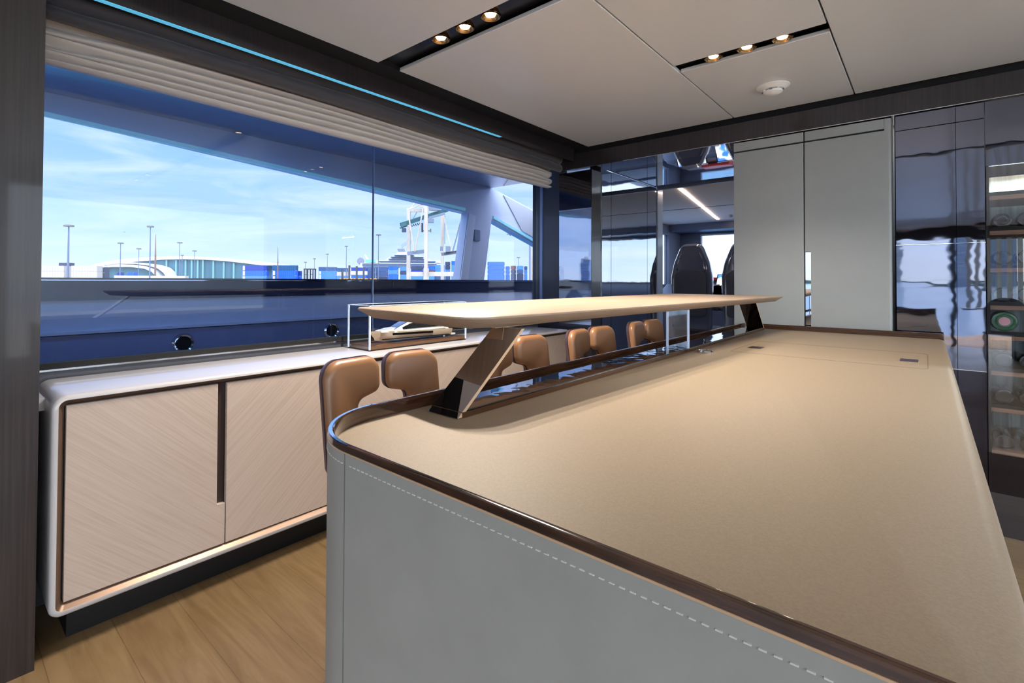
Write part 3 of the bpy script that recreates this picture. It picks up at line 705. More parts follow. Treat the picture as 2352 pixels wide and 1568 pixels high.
# ================================================================== CEILING LAMPS, DETECTOR
def downlight(x, y, label):
    t = thing('downlight', label, 'ceiling light', (x, y, ZC), 'warm recessed downlights in the black ceiling slots')
    z = ZC
    MB().lathe((x, y, z), [(.028, .016), (.034, .004), (.040, .002), (.041, .008), (.034, .022), (.030, .03)], n=32, caps=False).build('trim_ring', bronze, t, smooth=True)
    MB().lathe((x, y, z), [(.037, .0), (.030, .010), (.020, .014), (.021, .016), (.038, .003)], n=32, caps=False).build('reflector', lampcup, t, smooth=True)
    MB().lathe((x, y, z), [(.001, .007), (.019, .007), (.021, .011), (.001, .012)], n=24).build('lens', lens, t, smooth=True)
    ld = bpy.data.lights.get('downlight_beam')
    if not ld:
        ld = bpy.data.lights.new('downlight_beam', 'SPOT'); ld.energy = SPOT_W; ld.color = (1, .90, .78); ld.spot_size = radians(118); ld.spot_blend = .6; ld.shadow_soft_size = .014
    lo = bpy.data.objects.new('beam', ld); COL.objects.link(lo); lo.parent = t; lo.location = (0, 0, -.002)
    return t
for (x, n_) in ((-1.553, 'leftmost'), (-1.410, 'middle'), (-1.270, 'rightmost')):
    downlight(x, 1.455, 'warm recessed downlight, %s of three in the long near ceiling slot' % n_)
for (x, n_) in ((-.730, 'leftmost'), (-.590, 'middle'), (-.452, 'rightmost')):
    t = downlight(x, 2.405, 'warm recessed downlight, %s of three in the short far ceiling slot' % n_)
    for c_ in t.children:
        if c_.type == 'LIGHT':
            if 'far_beam' not in bpy.data.lights: q_ = c_.data.copy(); q_.name = 'far_beam'; q_.energy = 13
            c_.data = bpy.data.lights['far_beam']
for (x, y) in ((-1.41, -.9), (-.55, -.9), (.5, -.9), (.9, 1.455), (1.3, 1.455), (-1.41, -3.2), (-.2, -3.2), (1.0, -3.2)):
    t = downlight(x, y, 'warm recessed downlight in the ceiling behind the camera')
    t['group'] = 'downlights in the ceiling behind the camera'
    for c_ in t.children:
        if c_.type == 'LIGHT':
            if 'aft_beam' not in bpy.data.lights: q_ = c_.data.copy(); q_.name = 'aft_beam'; q_.energy = 9
            c_.data = bpy.data.lights['aft_beam']
for (a, b2, c, d) in ((-1.955, 2.3, 1.412, 1.54), (-.90, -.292, 2.372, 2.462)):
    struct('trim_%d' % (40 if a < -1 else 41), B(a, b2, c-.01, d+.01, ZC+.034, ZC+.05), mat('slot_black', (22, 22, 28), .3, coat=.3) if a < -1 else MATS['slot_black'])
sd = thing('smoke_detector', 'round white smoke detector on the ceiling', 'smoke detector', (-.60, 2.955, ZC))
MB().lathe((-.60, 2.955, ZC), [(.001, .0), (.078, .0), (.078, -.004), (.066, -.008), (.055, -.018), (.050, -.020), (.001, -.020)], n=40).build('base_plate', white, sd, smooth=True)
MB().lathe((-.60, 2.955, ZC), [(.001, -.022), (.030, -.022), (.046, -.026), (.044, -.034), (.030, -.042), (.001, -.044)], n=40).build('sensor_head', white, sd, smooth=True)
for k in range(8):
    a = 2*pi*k/8
    MB().bar((-.60+.046*cos(a), 2.955+.046*sin(a), ZC-.018), (-.60+.046*cos(a), 2.955+.046*sin(a), ZC-.029), .012, .004).build('vent_rib', white if k % 2 else grey, sd)

# ================================================================== HELM
def helm_seat(x, y, label):
    t = thing('helm_chair', label, 'chair', (x, y, 0), 'dark helm seats in the wheelhouse')
    o = rpoly([(-.22, .62), (.22, .62), (.235, 1.25), (.20, 1.42), (.11, 1.64), (-.11, 1.64), (-.20, 1.42), (-.235, 1.25)], [.06, .06, .2, .2, .09, .09, .2, .2], 6)
    def lp(yy, s, dz=0): return [(x+a*s, yy, 1.15+(c-1.15)*s+dz) for a, c in o]
    MB().loft([lp(y-.03, .86), lp(y-.045, .95), lp(y-.02, 1.0), lp(y+.03, 1.0), lp(y+.045, .97)]).build('back_shell', seatshell, t, smooth=True)
    MB().loft([lp(y+.045, .93), lp(y+.09, .92), lp(y+.11, .84)]).build('back_cushion', seatcl, t, smooth=True)
    MB().prism(rpoly([(x-.17, .80), (x+.17, .80), (x+.18, 1.28), (x+.10, 1.33), (x-.10, 1.33), (x-.18, 1.28)], .04, 5), 1, y-.052, y-.044).build('lower_back_panel', seatcl, t, bev=.003)
    for s in (-1, 1):
        MB().tube([(x+s*.155, y-.042, 1.33), (x+s*.15, y-.055, 1.42), (x+s*.105, y-.05, 1.53)], .010, 8).build('grab_handle', chrome, t, smooth=True)
        B(x+s*.25-.03, x+s*.25+.03, y+.05, y+.36, .86, .91).build('armrest', seatcl, t, bev=.015)
    B(x-.22, x+.22, y, y+.46, .52, .66).build('seat', seatcl, t, bev=.04, seg=4)
    MB().lathe((x, y+.2, 0), [(.001, 0), (.2, 0), (.2, .03), (.06, .05), (.06, .52), (.001, .52)]).build('pedestal', grey, t, smooth=True)
helm_seat(-2.07, 6.0, 'dark helm seat on the left seen through the passage')
helm_seat(-1.50, 6.0, 'dark helm seat on the right, half hidden by the grey cabinet')
dsh = thing('helm_dashboard', 'grey helm dashboard below the windshield', 'dashboard', (-1.6, 7.6, 0))
MB().prism([(7.0, 0), (8.3, 0), (8.3, 1.14), (7.6, 1.16), (7.15, .98), (7.0, .9)], 0, -3.0, .6).build('console', helmdark, dsh, bev=.02)
B(-2.9, .5, 7.62, 8.3, 1.16, 1.175).build('dash_top', grey, dsh)
for i, x in enumerate((-2.75, -2.2, -1.6)):
    s_ = MB().loft([[(x, 7.22, 1.02), (x+.42, 7.22, 1.02), (x+.42, 7.25, 1.02), (x, 7.25, 1.02)], [(x, 7.40, 1.30), (x+.42, 7.40, 1.30), (x+.42, 7.43, 1.30), (x, 7.43, 1.30)]]).build('screen_housing', blackgloss, dsh)
    MB().loft([[(x+.015, 7.224, 1.035), (x+.405, 7.224, 1.035), (x+.405, 7.226, 1.035), (x+.015, 7.226, 1.035)], [(x+.015, 7.388, 1.29), (x+.405, 7.388, 1.29), (x+.405, 7.39, 1.29), (x+.015, 7.39, 1.29)]]).build('screen', screenm, dsh, label='blue and white chart screen')
MB().lathe((-2.07, 7.0, 1.0), [(.15, -.012), (.162, 0), (.15, .012), (.14, 0), (.15, -.012)], ax=1).bar((-2.21, 7.0, 1.0), (-1.93, 7.0, 1.0), .02).build('steering_wheel', chrome, dsh, smooth=True)
rc = thing('red_case', 'small red case with a black handle on the helm dashboard', 'case', (-2.35, 7.9, 1.175))
B(-2.55, -2.15, 7.8, 8.0, 1.176, 1.26).build('body', redm, rc, bev=.01)
B(-2.45, -2.25, 7.78, 7.80, 1.20, 1.225).build('handle', black, rc)
MB().bar((-1.80, 4.9, 2.108), (-2.28, 7.7, 2.108), .03, .008).build('ceiling_light_strip', warmled, label='thin warm light strip slanting across the helm ceiling', cat='light strip')
MB().lathe((-2.0, 7.3, 2.11), [(.001, 0), (.03, 0), (.03, -.03), (.001, -.035)]).build('ceiling_spot', grey, label='tiny dark spot lamp on the helm ceiling', cat='ceiling light', smooth=True)

# ================================================================== BEHIND THE CAMERA (seen in the gloss panels)
scr = thing('slatted_blind', 'white vertical slat blind by the aft doorway, mirrored in the wine cabinet', 'blind', (1.1, -5.4, 0))
for k in range(10):
    x = .52+.125*k
    B(x, x+.062, -5.42, -5.40, .75, 1.97).build('slat', white, scr)
B(.45, 1.8, -5.44, -5.38, 1.97, 2.02).build('head_rail', black, scr)
def chair(x, y):
    t = thing('dining_chair', 'dark dining chair with a rounded back, mirrored in the wine cabinet glass', 'chair', (x, y, 0), 'dining chairs behind the camera')
    MB().prism(rpoly([(x-.22, .48), (x+.22, .48), (x+.22, .98), (x-.22, .98)], [.02, .02, .2, .2], 8), 1, y, y+.03).build('backrest', seatcl, t, bev=.008)
    B(x-.22, x+.22, y-.42, y, .44, .50).build('seat', seatcl, t, bev=.02)
    for a in (-.2, .18):
        for c in (-.40, -.02): B(x+a, x+a+.02, y+c, y+c+.02, 0, .44).build('leg', black, t)
    return t
for x in (.85, 1.45): chair(x, -3.6)
dt = thing('dining_table', 'dark dining table behind the chairs in the aft saloon', 'table', (1.15, -4.5, 0))
B(.4, 1.9, -4.95, -4.05, .72, .75).build('tabletop', ebony, dt, bev=.005)
B(1.0, 1.3, -4.65, -4.35, 0, .72).build('pedestal', black, dt)

# ================================================================== OUTSIDE, in a frame turned with the port view
# u = lateral, d = distance, z = height
CHx, CHy = -sy_, cy_
def V(px, py, d):
    r = FWD+RIGHT*((px-CX)/F_PX)-UP*((py-CY)/F_PX)
    t = d/(r.x*CHx+r.y*CHy)
    return ((r.x*cy_+r.y*sy_)*t, EYE+r.z*t)
struct('ground_quay', B(-4, 3000, -3, 4, -.6, -.5), quaym) if False else None
mbq = MB(); mbq.prism([(-900, 40), (900, 40), (900, 1500), (-900, 1500)], 2, -3, 0)
mbq.build('quay', quaym, label='concrete container quay ground across the water', cat='quay', rot=YAW)
msea = MB(); msea.prism([(-4000, -4000), (4000, -4000), (4000, 4000), (-4000, 4000)], 2, -3.2, -3.1)
msea.build('sea', sea, label='harbour water around the yacht', cat='water', kind='stuff')

CC = {'blue': mat('container_blue', (14, 92, 196), .5, streak=((10, 78, 176), (3, 3, .01), 1, (0, 0, 0))),
      'navy': mat('container_navy', (10, 46, 132), .5), 'sky': mat('container_sky', (66, 122, 190), .5),
      'teal': mat('container_teal', (16, 74, 112), .5), 'dark': mat('container_dark', (46, 56, 80), .6),
      'brown': mat('container_brown', (96, 62, 54), .6), 'beige': mat('container_beige', (182, 172, 158), .6),
      'dim': mat('container_grey_blue', (52, 78, 116), .6), 'white': mat('container_white', (232, 232, 232), .6)}
cname = {'blue': 'blue', 'navy': 'deep blue', 'sky': 'light blue', 'teal': 'teal', 'dark': 'dark', 'brown': 'brown', 'beige': 'beige', 'dim': 'grey-blue', 'white': 'white'}
def container(px0, px1, py0, py1, d, c, where, depth=2.44):
    pm = (px0+px1)/2; u0 = V(px0, py1, d)[0]+.12; u1 = V(px1, py0, d)[0]-.12; za = max(0, V(pm, py1, d)[1]+.02); zt = V(pm, py0, d)[1]-.02
    t = thing('shipping_container', ('%s shipping container %s' % (cname[c], where)).replace('one of the stack', 'in the stack'), 'shipping container', ((u0+u1)/2, d+depth/2, za), 'shipping containers on the quay', YAW)
    mb = MB().box(u0, u1, d, d+depth, za, zt)
    mb.build('box', CC[c], t)
    w = (u1-u0); n = max(3, int(w/.9)); mb = MB()
    for k in range(n):
        a = u0+w*(k+.25)/n; mb.box(a, a+w/n*.5, d-.06, d, za+.15, zt-.15)
    mb.build('corrugation', CC[c], t)
    mb = MB()
    for a in (u0, u1-.18):
        for z in (za, zt-.18): mb.box(a, a+.18, d-.08, d+.1, z+.01, z+.17)
    mb.build('corner_casting', CC['beige'], t)
    if c in ('blue', 'navy', 'sky') and w > 6:
        B(u0+w*.04, u0+w*.04+.9, d-.09, d-.06, za+.2, zt-.2).build('white_panel', CC['white'], t)
def stack(px0, px1, pytop, pyrow, rows, d, cols, where):
    """rows from the top down, extended to the ground"""
    names = {1: ['standing on the ground'], 2: ['upper one', 'lower one'], 3: ['top one', 'middle one', 'lowest'], 4: ['topmost', 'second', 'third', 'lowest']}[rows]
    for i in range(rows):
        last = i == rows-1
        container(px0, px1, pytop+i*pyrow, (pytop+(i+1)*pyrow) if not last else 700, d, cols[i % len(cols)], '%s of the stack %s' % (names[i], where)) if not last else \
            ground_container(px0, px1, pytop+i*pyrow, d, cols[i % len(cols)], '%s of the stack %s' % (names[i], where))
def ground_container(px0, px1, py0, d, c, where):
    u0, _ = V(px0, py0, d); u1, zt = V(px1, py0, d)
    # bottom at the quay
    r = 700
    t_py = r
    # find pixel row of the ground
    lo, hi = py0, 760
    for _ in range(30):
        mid = (lo+hi)/2
        if V((px0+px1)/2, mid, d)[1] > 0: lo = mid
        else: hi = mid
    container(px0, px1, py0, lo, d, c, where)
stack(84, 148, 610, 13, 3, 170, ['beige'], 'at the far left edge of the window')
stack(163, 224, 610, 13, 3, 168, ['beige'], 'right of the tall left light pole')
stack(224, 240, 613, 13, 2, 172, ['dark'], 'ending the beige row')
stack(134, 160, 603, 8, 3, 190, ['dark', 'beige', 'beige'], 'behind the beige row')
stack(268, 276, 625, 9, 2, 212, ['navy'], 'in front of the left arch')
stack(291, 308, 625, 9, 2, 206, ['blue'], 'before the middle of the low arch')
stack(555, 613, 609.5, 12, 3, 230, ['navy', 'blue', 'sky'], 'right of the arched terminal')
stack(624, 681, 609, 12, 3, 230, ['teal', 'blue', 'blue'], 'beside the thin dark mast')
stack(683, 690, 622, 12, 2, 234, ['navy', 'blue'], 'stepping down beside the teal topped stack')
stack(731, 772, 613, 9, 3, 260, ['dim', 'sky', 'sky'], 'right of the two straddle carriers')
stack(773, 797, 615, 9, 3, 250, ['teal', 'beige', 'sky'], 'with a beige box in the middle')
stack(800, 842, 614, 8.5, 3, 240, ['navy', 'white', 'blue'], 'behind the dark lift masts')
stack(843, 861, 614, 11, 2, 246, ['dim', 'dim'], 'left of the tall pole by the ship')
stack(863, 890, 613, 11, 3, 250, ['dim', 'dim', 'dark'], 'right of the tall pole by the ship')
stack(891, 914, 611, 9, 3, 236, ['blue', 'sky', 'blue'], 'under the ship bow end windows')
stack(918, 936, 613, 9, 3, 238, ['sky', 'dark', 'sky'], 'just left of the crane leg')
stack(943, 972, 611, 9, 3, 240, ['dark', 'navy', 'sky'], 'between the two near crane legs')
stack(984, 998, 611, 9, 3, 242, ['blue', 'brown', 'sky'], 'right of the middle crane leg')
stack(998, 1021, 608, 9, 3, 244, ['sky', 'sky', 'dim'], 'left of the far crane leg')
stack(1022, 1034, 601, 9, 4, 246, ['dark', 'dark', 'sky', 'dim'], 'behind the far crane leg')
stack(1036, 1062, 599, 9.5, 4, 244, ['blue', 'sky', 'sky', 'sky'], 'at the right edge of the main opening')
stack(1119, 1160, 601, 9.3, 4, 170, ['blue'], 'tallest in the small right opening')
stack(1161, 1172, 611, 9.3, 3, 172, ['blue', 'blue', 'blue'], 'stepping right in the small right opening')
stack(1173, 1186, 610, 9, 3, 190, ['brown', 'dark', 'dark'], 'brown topped in the small right opening')
stack(1187, 1203, 610, 9, 3, 192, ['sky', 'dim', 'dark'], 'right of the brown topped one')
stack(1204, 1212, 611, 9, 3, 194, ['teal', 'sky', 'sky'], 'by the second crane leg')

# light poles
polem = mat('pole_grey', (92, 104, 124), .5)
def pole(px, py, d, w, label, hw=9):
    u, z = V(px, py, d)
    t = thing('light_pole', label, 'light pole', (u, d, 0), 'harbour light poles', YAW)
    MB().tube([(u, d, 0), (u, d, z)], [w, w*.5], 8).build('pole', polem, t, smooth=True)
    r = hw/F_PX*d
    MB().lathe((u, d, z), [(r*.55, -.2), (r, -.25), (r*1.02, .1), (r*.6, .25)], n=20).build('lamp_ring', mat('lamp_ring_grey', (110, 108, 104), .5) if 'lamp_ring_grey' not in MATS else MATS['lamp_ring_grey'], t, smooth=True)
    MB().box(u-r, u+r, d-.12, d+.12, z-.12, z+.02).box(u-.12, u+.12, d-r, d+r, z-.12, z+.02).build('cross_arm', polem, t)
for a in ((158, 518, 130, .30, 'tall light pole with a wide ring head at the far left', 10), (277, 558, 200, .22, 'light pole in front of the left slope of the arched roof', 6),
          (319, 571, 230, .2, 'short light pole just left of the tallest one by the arches', 5), (345.5, 520, 150, .22, 'tall light pole beside the brown mast', 7),
          (413, 557, 200, .2, 'light pole in front of the arched roof crest', 5.5), (447, 576, 240, .2, 'light pole right of the roof crest', 4.5),
          (418.5, 586, 210, .2, 'low dark headed pole at the roof crest', 3), (701.5, 602, 300, .2, 'smallest pole above the straddle carriers', 3),
          (722.5, 594, 290, .2, 'thin pole right above the straddle carriers', 3), (752, 583.5, 280, .2, 'thin pole between the carriers and the ship', 3.5),
          (795.6, 565.5, 240, .22, 'light pole left of the cruise ship stern', 4), (869.6, 539, 190, .22, 'tall light pole in front of the cruise ship', 6),
          (1191, 591, 260, .2, 'light pole in the small right opening', 4)):
    pole(*a)
rust = mat('rusty_mast', (120, 92, 74), .7)
for px, py, d, lb in ((357.7, 538, 160, 'thin brown mast beside the tall light pole'), (638.6, 565.5, 200, 'thin dark mast behind the blue containers')):
    u, z = V(px, py, d); MB().tube([(u, d, 0), (u, d, z*.55), (u, d, z*.6), (u, d, z)], [.3, .26, .2, .06], 8).build('mast', rust, label=lb, cat='mast', rot=YAW, smooth=True)

# arched terminal
D = 330
tm = thing('terminal_building', 'long white arched terminal building with teal glass front', 'building', (V(400, 640, D)[0], D+30, 0), rot=YAW)
archw = mat('terminal_white', (206, 210, 216), .5); tglass = mat('terminal_teal_glass', (62, 108, 118), .3, coat=.1, streak=((46, 88, 100), (.25, .25, .02), 1, (0, 0, 0)))
def arc(pts): return [V(a, b, D) for a, b in pts]
roof = [(200, 612), (235, 602), (277, 595.5), (330, 590.5), (385, 588.6), (430, 588.5), (480, 590), (530, 595), (575, 601), (625, 609)]
und = [(600, 609), (560, 604), (520, 599.5), (475, 596.3), (420, 595), (370, 596), (320, 600), (290, 603), (262, 609), (235, 612)]
MB().prism(arc(roof)+arc(und), 1, D, D+60).build('roof', archw, tm, label='white arched roof')
MB().prism(arc([(290, 603), (320, 600), (370, 596), (420, 595), (475, 596.3), (520, 599.5), (560, 604), (600, 609), (610, 640), (262, 640)])+[], 1, D+2, D+50).build('glass_wall', tglass, tm, label='teal glass front')
mul = MB()
for px in (380, 402, 424, 438, 452, 464, 488, 512, 535):
    u, _ = V(px, 600, D); zt = V(px, 597+max(0, (px-470))*.1, D)[1]; mul.box(u-.5, u+.5, D+1, D+2, 0, zt)
mul.build('mullions', mat('terminal_mullion', (110, 156, 160), .4), tm)
for (o_, i_) in ((( [(250, 611), (285, 602.5), (330, 603.5), (370, 608.5), (390, 615), (400, 624), (404, 634)]), [(394, 634), (388, 626), (376, 617), (355, 610.5), (325, 606.5), (285, 606)]),
                 (([(250, 612), (285, 607), (320, 608), (350, 612), (370, 620), (380, 634)]), [(372, 634), (362, 624), (345, 617), (315, 613.5), (270, 613.5), (240, 617)])):
    q = arc(o_)+arc(i_); MB().prism(q, 1, D-6, D+1).build('arch_leg', archw, tm, label='curved white arch leg')
MB().prism(arc([(240, 617), (270, 614), (315, 614), (345, 617.5), (362, 624), (366, 640), (236, 640)]), 1, D-3, D-2).build('low_glass', tglass, tm)
B(5.2, 38, -60, 30, -3, -1.0).build('bounceboard', mat('pale_bounceboard', (206, 200, 190), .9), label='unseen pale dock on the starboard side of the yacht', cat='bounceboard')  # unseen slab added to throw sunlight up onto the ceiling
bw = MB(); u0, zt = V(262, 632.5, 155); u1, _ = V(425, 632.5, 155); bw.box(u0, u1, 155, 157, 0, zt)
bw.build('beige_barrier', CC['beige'], label='low beige barrier in front of the arches', cat='barrier', rot=YAW)

# straddle carriers
dk = mat('carrier_dark', (60, 54, 56), .6)
def carrier(px, w, py, d, label):
    u, z = V(px, py, d); ww = w/F_PX*d
    t = thing('straddle_carrier', label, 'straddle carrier', (u, d, 0), 'dark straddle carriers', YAW)
    for s in (-1, 1):
        for q in (0, 4): B(u+s*ww/2-.25, u+s*ww/2+.25, d+q-.25, d+q+.25, .0, z).build('leg', dk, t)
    B(u-ww/2-.3, u+ww/2+.3, d-.3, d+4.3, z-.5, z).build('top_frame', dk, t)
    B(u-ww/2-.3, u+ww/2+.3, d-.2, d+.2, z*.55, z*.55+.3).build('crossbeam', dk, t)
carrier(703, 8, 616.5, 260, 'dark straddle carrier left of a matching one'); carrier(716, 6, 616.5, 262, 'dark straddle carrier right of a matching one')
for px, py, lb in ((802, 609, 'tallest dark lift mast before the white container'), (819, 611, 'second dark lift mast before the white container'), (835, 614, 'third dark lift mast before the white container'), (856, 616, 'dark lift mast by the tall pole'), (786, 618, 'short dark lift mast left of the tallest')):
    u, z = V(px, py, 200); t = thing('lift_mast', lb, 'forklift mast', (u, 200, 0), 'dark lift masts', YAW)
    B(u-.35, u+.35, 200, 200.6, 0, z).build('mast', dk, t); B(u-1.2, u+1.2, 200.6, 203, .3, 1.8).build('truck_body', mat('lift_yellow', (214, 160, 60), .5) if 'lift_yellow' not in MATS else MATS['lift_yellow'], t)

# cruise ship
D = 520
shp = thing('cruise_ship', 'white cruise ship with rows of decks behind the containers', 'ship', (V(930, 640, D)[0], D+15, 0), rot=YAW)
shipw = mat('ship_white', (190, 196, 206), .5); shipd = mat('ship_windows', (64, 80, 104), .4)
def deck(px0, px1, py0, py1, dd=0, m=shipw, name='deck', sl=4, **k):
    a, b2 = V(px0, py1, D+dd), V(px1, py1, D+dd); c, e = V(px1-sl, py0, D+dd), V(px0+sl, py0, D+dd)
    return MB().prism([a, b2, c, e], 1, D+dd, D+dd+30).build(name, m, shp, **k)
a = [(828, 604), (850, 602.5), (900, 603), (1000, 604), (1012, 608), (1000, 645), (836, 645), (826, 612)]
MB().prism([V(*p, D) for p in a], 1, D, D+32).build('hull', shipw, shp)
deck(850, 1008, 597.5, 603, 2); deck(886, 985, 592.5, 597.5, 3); deck(892, 978, 588, 592.5, 4); deck(902, 955, 583.5, 588, 5); deck(910, 945, 578.5, 583.5, 6)
for y, p0, p1 in ((606.5, 832, 1003), (610, 832, 1003), (613.4, 834, 1000), (600.5, 870, 1000), (595, 892, 975), (590.3, 897, 972), (586, 905, 950)):
    a, b2 = V(p0, y+.8, D-.5), V(p1, y-.8, D-.5)
    B(a[0], b2[0], D-.6, D+8, a[1], b2[1]).build('window_row', shipd, shp, label='dark row of cabin windows')
fn = MB(); 
for k in range(5):
    a = V(913+k*3.4, 577, D); b2 = V(909+k*3.4, 569.5, D); fn.bar((a[0], D+12, a[1]-1), (b2[0], D+12, b2[1]), 1.1)
fn.build('funnels', mat('funnel_dark', (110, 112, 120), .5), shp)
a, b2 = V(843, 600, D), V(833, 584, D); MB().bar((a[0], D+10, a[1]), (b2[0], D+10, b2[1]), 2.6, 1.5).build('stern_mast', shipw, shp)
u, z = V(825.5, 599, D); MB().lathe((u, D+5, z), [(.5, -1), (3.4, -1), (3.8, 0), (3.4, 1), (.5, 1)], n=20, ax=1).build('stern_wheel', mat('ship_slide_grey', (120, 120, 132), .5), shp, smooth=True)
u0, z0 = V(840, 602, D); u1, z1 = V(862, 596, D); B(u0, u1, D-1, D+1, z0, z1).build('bow_mural', mat('ship_teal', (110, 180, 200), .5), shp)
a = V(990, 603, D); b2 = V(1006, 596, D); MB().prism([V(990, 604, D), V(1010, 597, D), V(1012, 604, D)], 1, D+3, D+20).build('raked_bow_deck', shipw, shp)
# smoke
smk = bpy.data.materials.new('thin_smoke'); smk.use_nodes = True; n = smk.node_tree.nodes; n.clear()
tr = n.new('ShaderNodeBsdfTransparent'); df = n.new('ShaderNodeBsdfDiffuse'); df.inputs[0].default_value = (.3, .36, .45, 1); mxx = n.new('ShaderNodeMixShader'); mxx.inputs[0].default_value = .35; oo_ = n.new('ShaderNodeOutputMaterial')
smk.node_tree.links.new(tr.outputs[0], mxx.inputs[1]); smk.node_tree.links.new(df.outputs[0], mxx.inputs[2]); smk.node_tree.links.new(mxx.outputs[0], oo_.inputs[0])
pts = [(919, 568), (920, 563), (925, 558), (932, 555), (940, 554)]
MB().tube([(V(a, b2, D)[0], D+12, V(a, b2, D)[1]) for a, b2 in pts], [.8, 1.3, 1.8, 2.3, 2.0], 10).build('smoke_plume', smk, label='thin grey smoke plume above the ship funnels', cat='smoke', rot=YAW, smooth=True, kind='stuff')

# gantry crane
D = 150
cr_ = thing('gantry_crane', 'large pale gantry crane with green boom', 'crane', (V(1000, 640, D)[0], D, 0), rot=YAW)
crm = mat('crane_cream', (186, 180, 166), .5, streak=((176, 158, 136), (.4, .4, .12), 1, (0, 0, 0))); crg = mat('crane_green', (46, 88, 90), .5); crs = mat('crane_grey', (110, 120, 132), .5)
def cb(name, a, b2, w, m, dz=0, d2=None, h=None, **k):
    p = V(*a, D+dz); q = V(*b2, D+(dz if d2 is None else d2))
    return MB().bar((p[0], D+dz, p[1]), (q[0], D+(dz if d2 is None else d2), q[1]), w/F_PX*(D+dz), (h or w)/F_PX*(D+dz)).build(name, m, cr_, **k)
cb('tower_leg', (978.5, 455), (978.5, 650.8), 8, crm, 0)
cb('tower_leg', (939, 478), (938, 650.8), 8, crm, 14)
cb('tower_leg', (1016, 490), (1016, 650.8), 7, crm, 30)
cb('tower_leg', (1062, 485), (1056, 650.8), 8, crm, 16)
cb('sill_beam', (936, 629), (1060, 629), 10, crm, 2, label='low cream sill beam with rust streaks')
cb('portal_beam', (936, 582), (974, 577), 8, crs, 6)
cb('portal_beam', (1014, 584), (1056, 578), 7, crs, 18)
cb('top_beam', (938, 481), (975, 465), 3, crm, 8); cb('top_beam', (938, 483), (985, 484), 6, crm, 14); cb('top_beam', (962, 472), (1010, 487), 5, crm, 20)
cb('brace', (938, 490), (952, 577), 3, crm, 4); cb('brace', (972, 478), (953, 577), 3, crm, 4)
cb('brace', (1019, 495), (1038, 577), 3, crm, 17); cb('brace', (1060, 502), (1040, 577), 3, crs, 17)
cb('brace', (958, 486), (948, 504), 1.8, crs, 12); cb('forestay', (944, 477), (962, 453), 3, crm, 10)
cb('boom', (922, 516), (1026, 482), 9, crg, 6, 22, label='green hoist boom')
cb('boom_tip_rail', (918, 524), (936, 518), 3, crg, 6); cb('boom_platform', (922, 518), (934, 514), 8, crg, 6)
cb('tip_cab', (928, 524), (928, 533), 9, MATS['container_dark'], 6)
cb('boom_truss', (985, 500), (1022, 490), 5, crs, 14)
cb('machine_house', (966, 463), (978, 463), 14, crm, 12); cb('machine_house', (985, 478), (1012, 478), 10, crs, 16)
cb('trolley', (974, 507), (996, 507), 9, crs, 7); cb('boom_tail', (1000, 478), (1041, 482), 2, crm, 20)
cb('hook', (970, 512), (970, 533), 4, dk, 6); cb('spreader', (970, 530), (990, 530), 2.2, mat('spreader_olive', (96, 96, 66), .6), 6); cb('spreader_end', (989, 525), (989, 533), 3, MATS['spreader_olive'], 6)
mb = MB()
for k in range(4):
    pts = [(944+k*5.0+2.5*s/4*1, 515-k*1.2+5*sin(pi*s/8)) for s in range(9)]
    mb.tube([(V(a, b2, D)[0], D, V(a, b2, D)[1]) for a, b2 in pts], .10, 6)
mb.build('festoon_cable', black, cr_)
cb('lift_cabin', (1024, 572), (1034, 572), 13, crs, 17); cb('electric_house', (1014, 566), (1014, 576), 6, crs, 17)
cb('walkway', (1020, 583), (1056, 575), 2, dk, 17); cb('ladder', (1021.5, 495), (1021.5, 560), 1.5, crs, 29)
D = 190
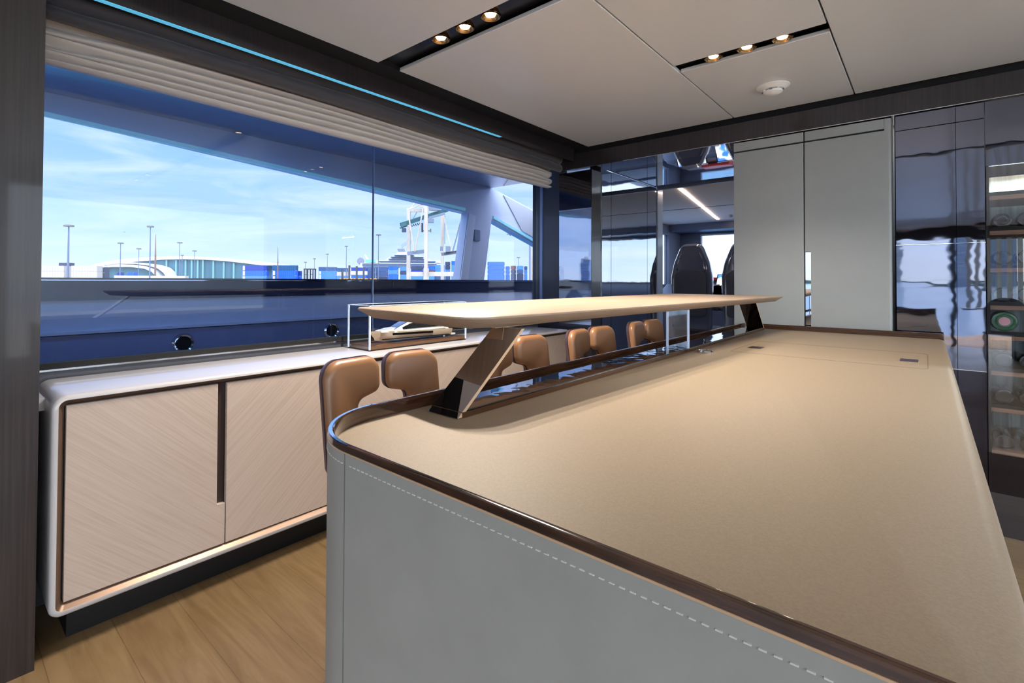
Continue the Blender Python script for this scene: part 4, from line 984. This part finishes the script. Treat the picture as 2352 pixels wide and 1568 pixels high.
c2 = thing('gantry_crane', 'second gantry crane, mostly hidden at the right edge of the small opening', 'crane', (V(1221, 640, D)[0], D, 0), rot=YAW)
def cb2(name, a, b2, w, m, dz=0):
    p = V(*a, D+dz); q = V(*b2, D+dz)
    return MB().bar((p[0], D+dz, p[1]), (q[0], D+dz, q[1]), w/F_PX*(D+dz)).build(name, m, c2)
cb2('tower_leg', (1217, 480), (1217, 650), 4, crs); cb2('tower_leg', (1222, 480), (1222, 650), 4, crm, 10)
cb2('boom', (1168, 534), (1250, 528), 5, crg); cb2('boom_rail', (1164, 537.5), (1215, 537), 1.2, dk)
mb = MB()
for k in range(5):
    pts = [(1169+k*7+7*s/8, 536+4.5*abs(sin(pi*s/8))) for s in range(9)]
    mb.tube([(V(a, b2, D)[0], D, V(a, b2, D)[1]) for a, b2 in pts], .16, 6)
mb.build('festoon_cable', dk, c2)
# bird
u, z = V(285.5, 533, 60); MB().bar((u-.1, 60, z+.03), (u, 60, z), .05, .03).bar((u, 60, z), (u+.1, 60, z+.03), .05, .03).build('bird', dk, label='tiny dark bird in the sky between two light poles', cat='bird', rot=YAW)

# skyline and far shore aft (mirrored in the gloss panels)
towm = [mat('tower_%d' % i, c, .4, streak=(c2_, (.05, .05, 2.0), .15, (0, 0, 0))) for i, (c, c2_) in enumerate((((206, 204, 200), (120, 136, 160)), ((150, 162, 184), (96, 112, 142)), ((226, 218, 204), (150, 150, 156))))]
for k in range(26):
    th = radians(-42+k*2.9+random.uniform(-.8, .8)); Rr = random.uniform(820, 1100); h = random.uniform(26, 66); w = random.uniform(14, 26)
    x, y = Rr*sin(th), -Rr*cos(th)
    t = thing('skyline_tower', 'pale high-rise tower of the skyline across the water aft', 'tower', (x, y, -3), 'skyline towers across the water aft')
    B(x-w/2, x+w/2, y-w/2, y+w/2, -3, h).build('shaft', towm[k % 3], t)
    B(x-w/4, x+w/4, y-w/4, y+w/4, h, h+4).build('roof_plant', towm[(k+1) % 3], t)
B(-900, 700, -1150, -1120, -3, 3).build('far_shore', mat('shore_green', (84, 104, 84), .8), label='low green far shore under the skyline aft', cat='shore')
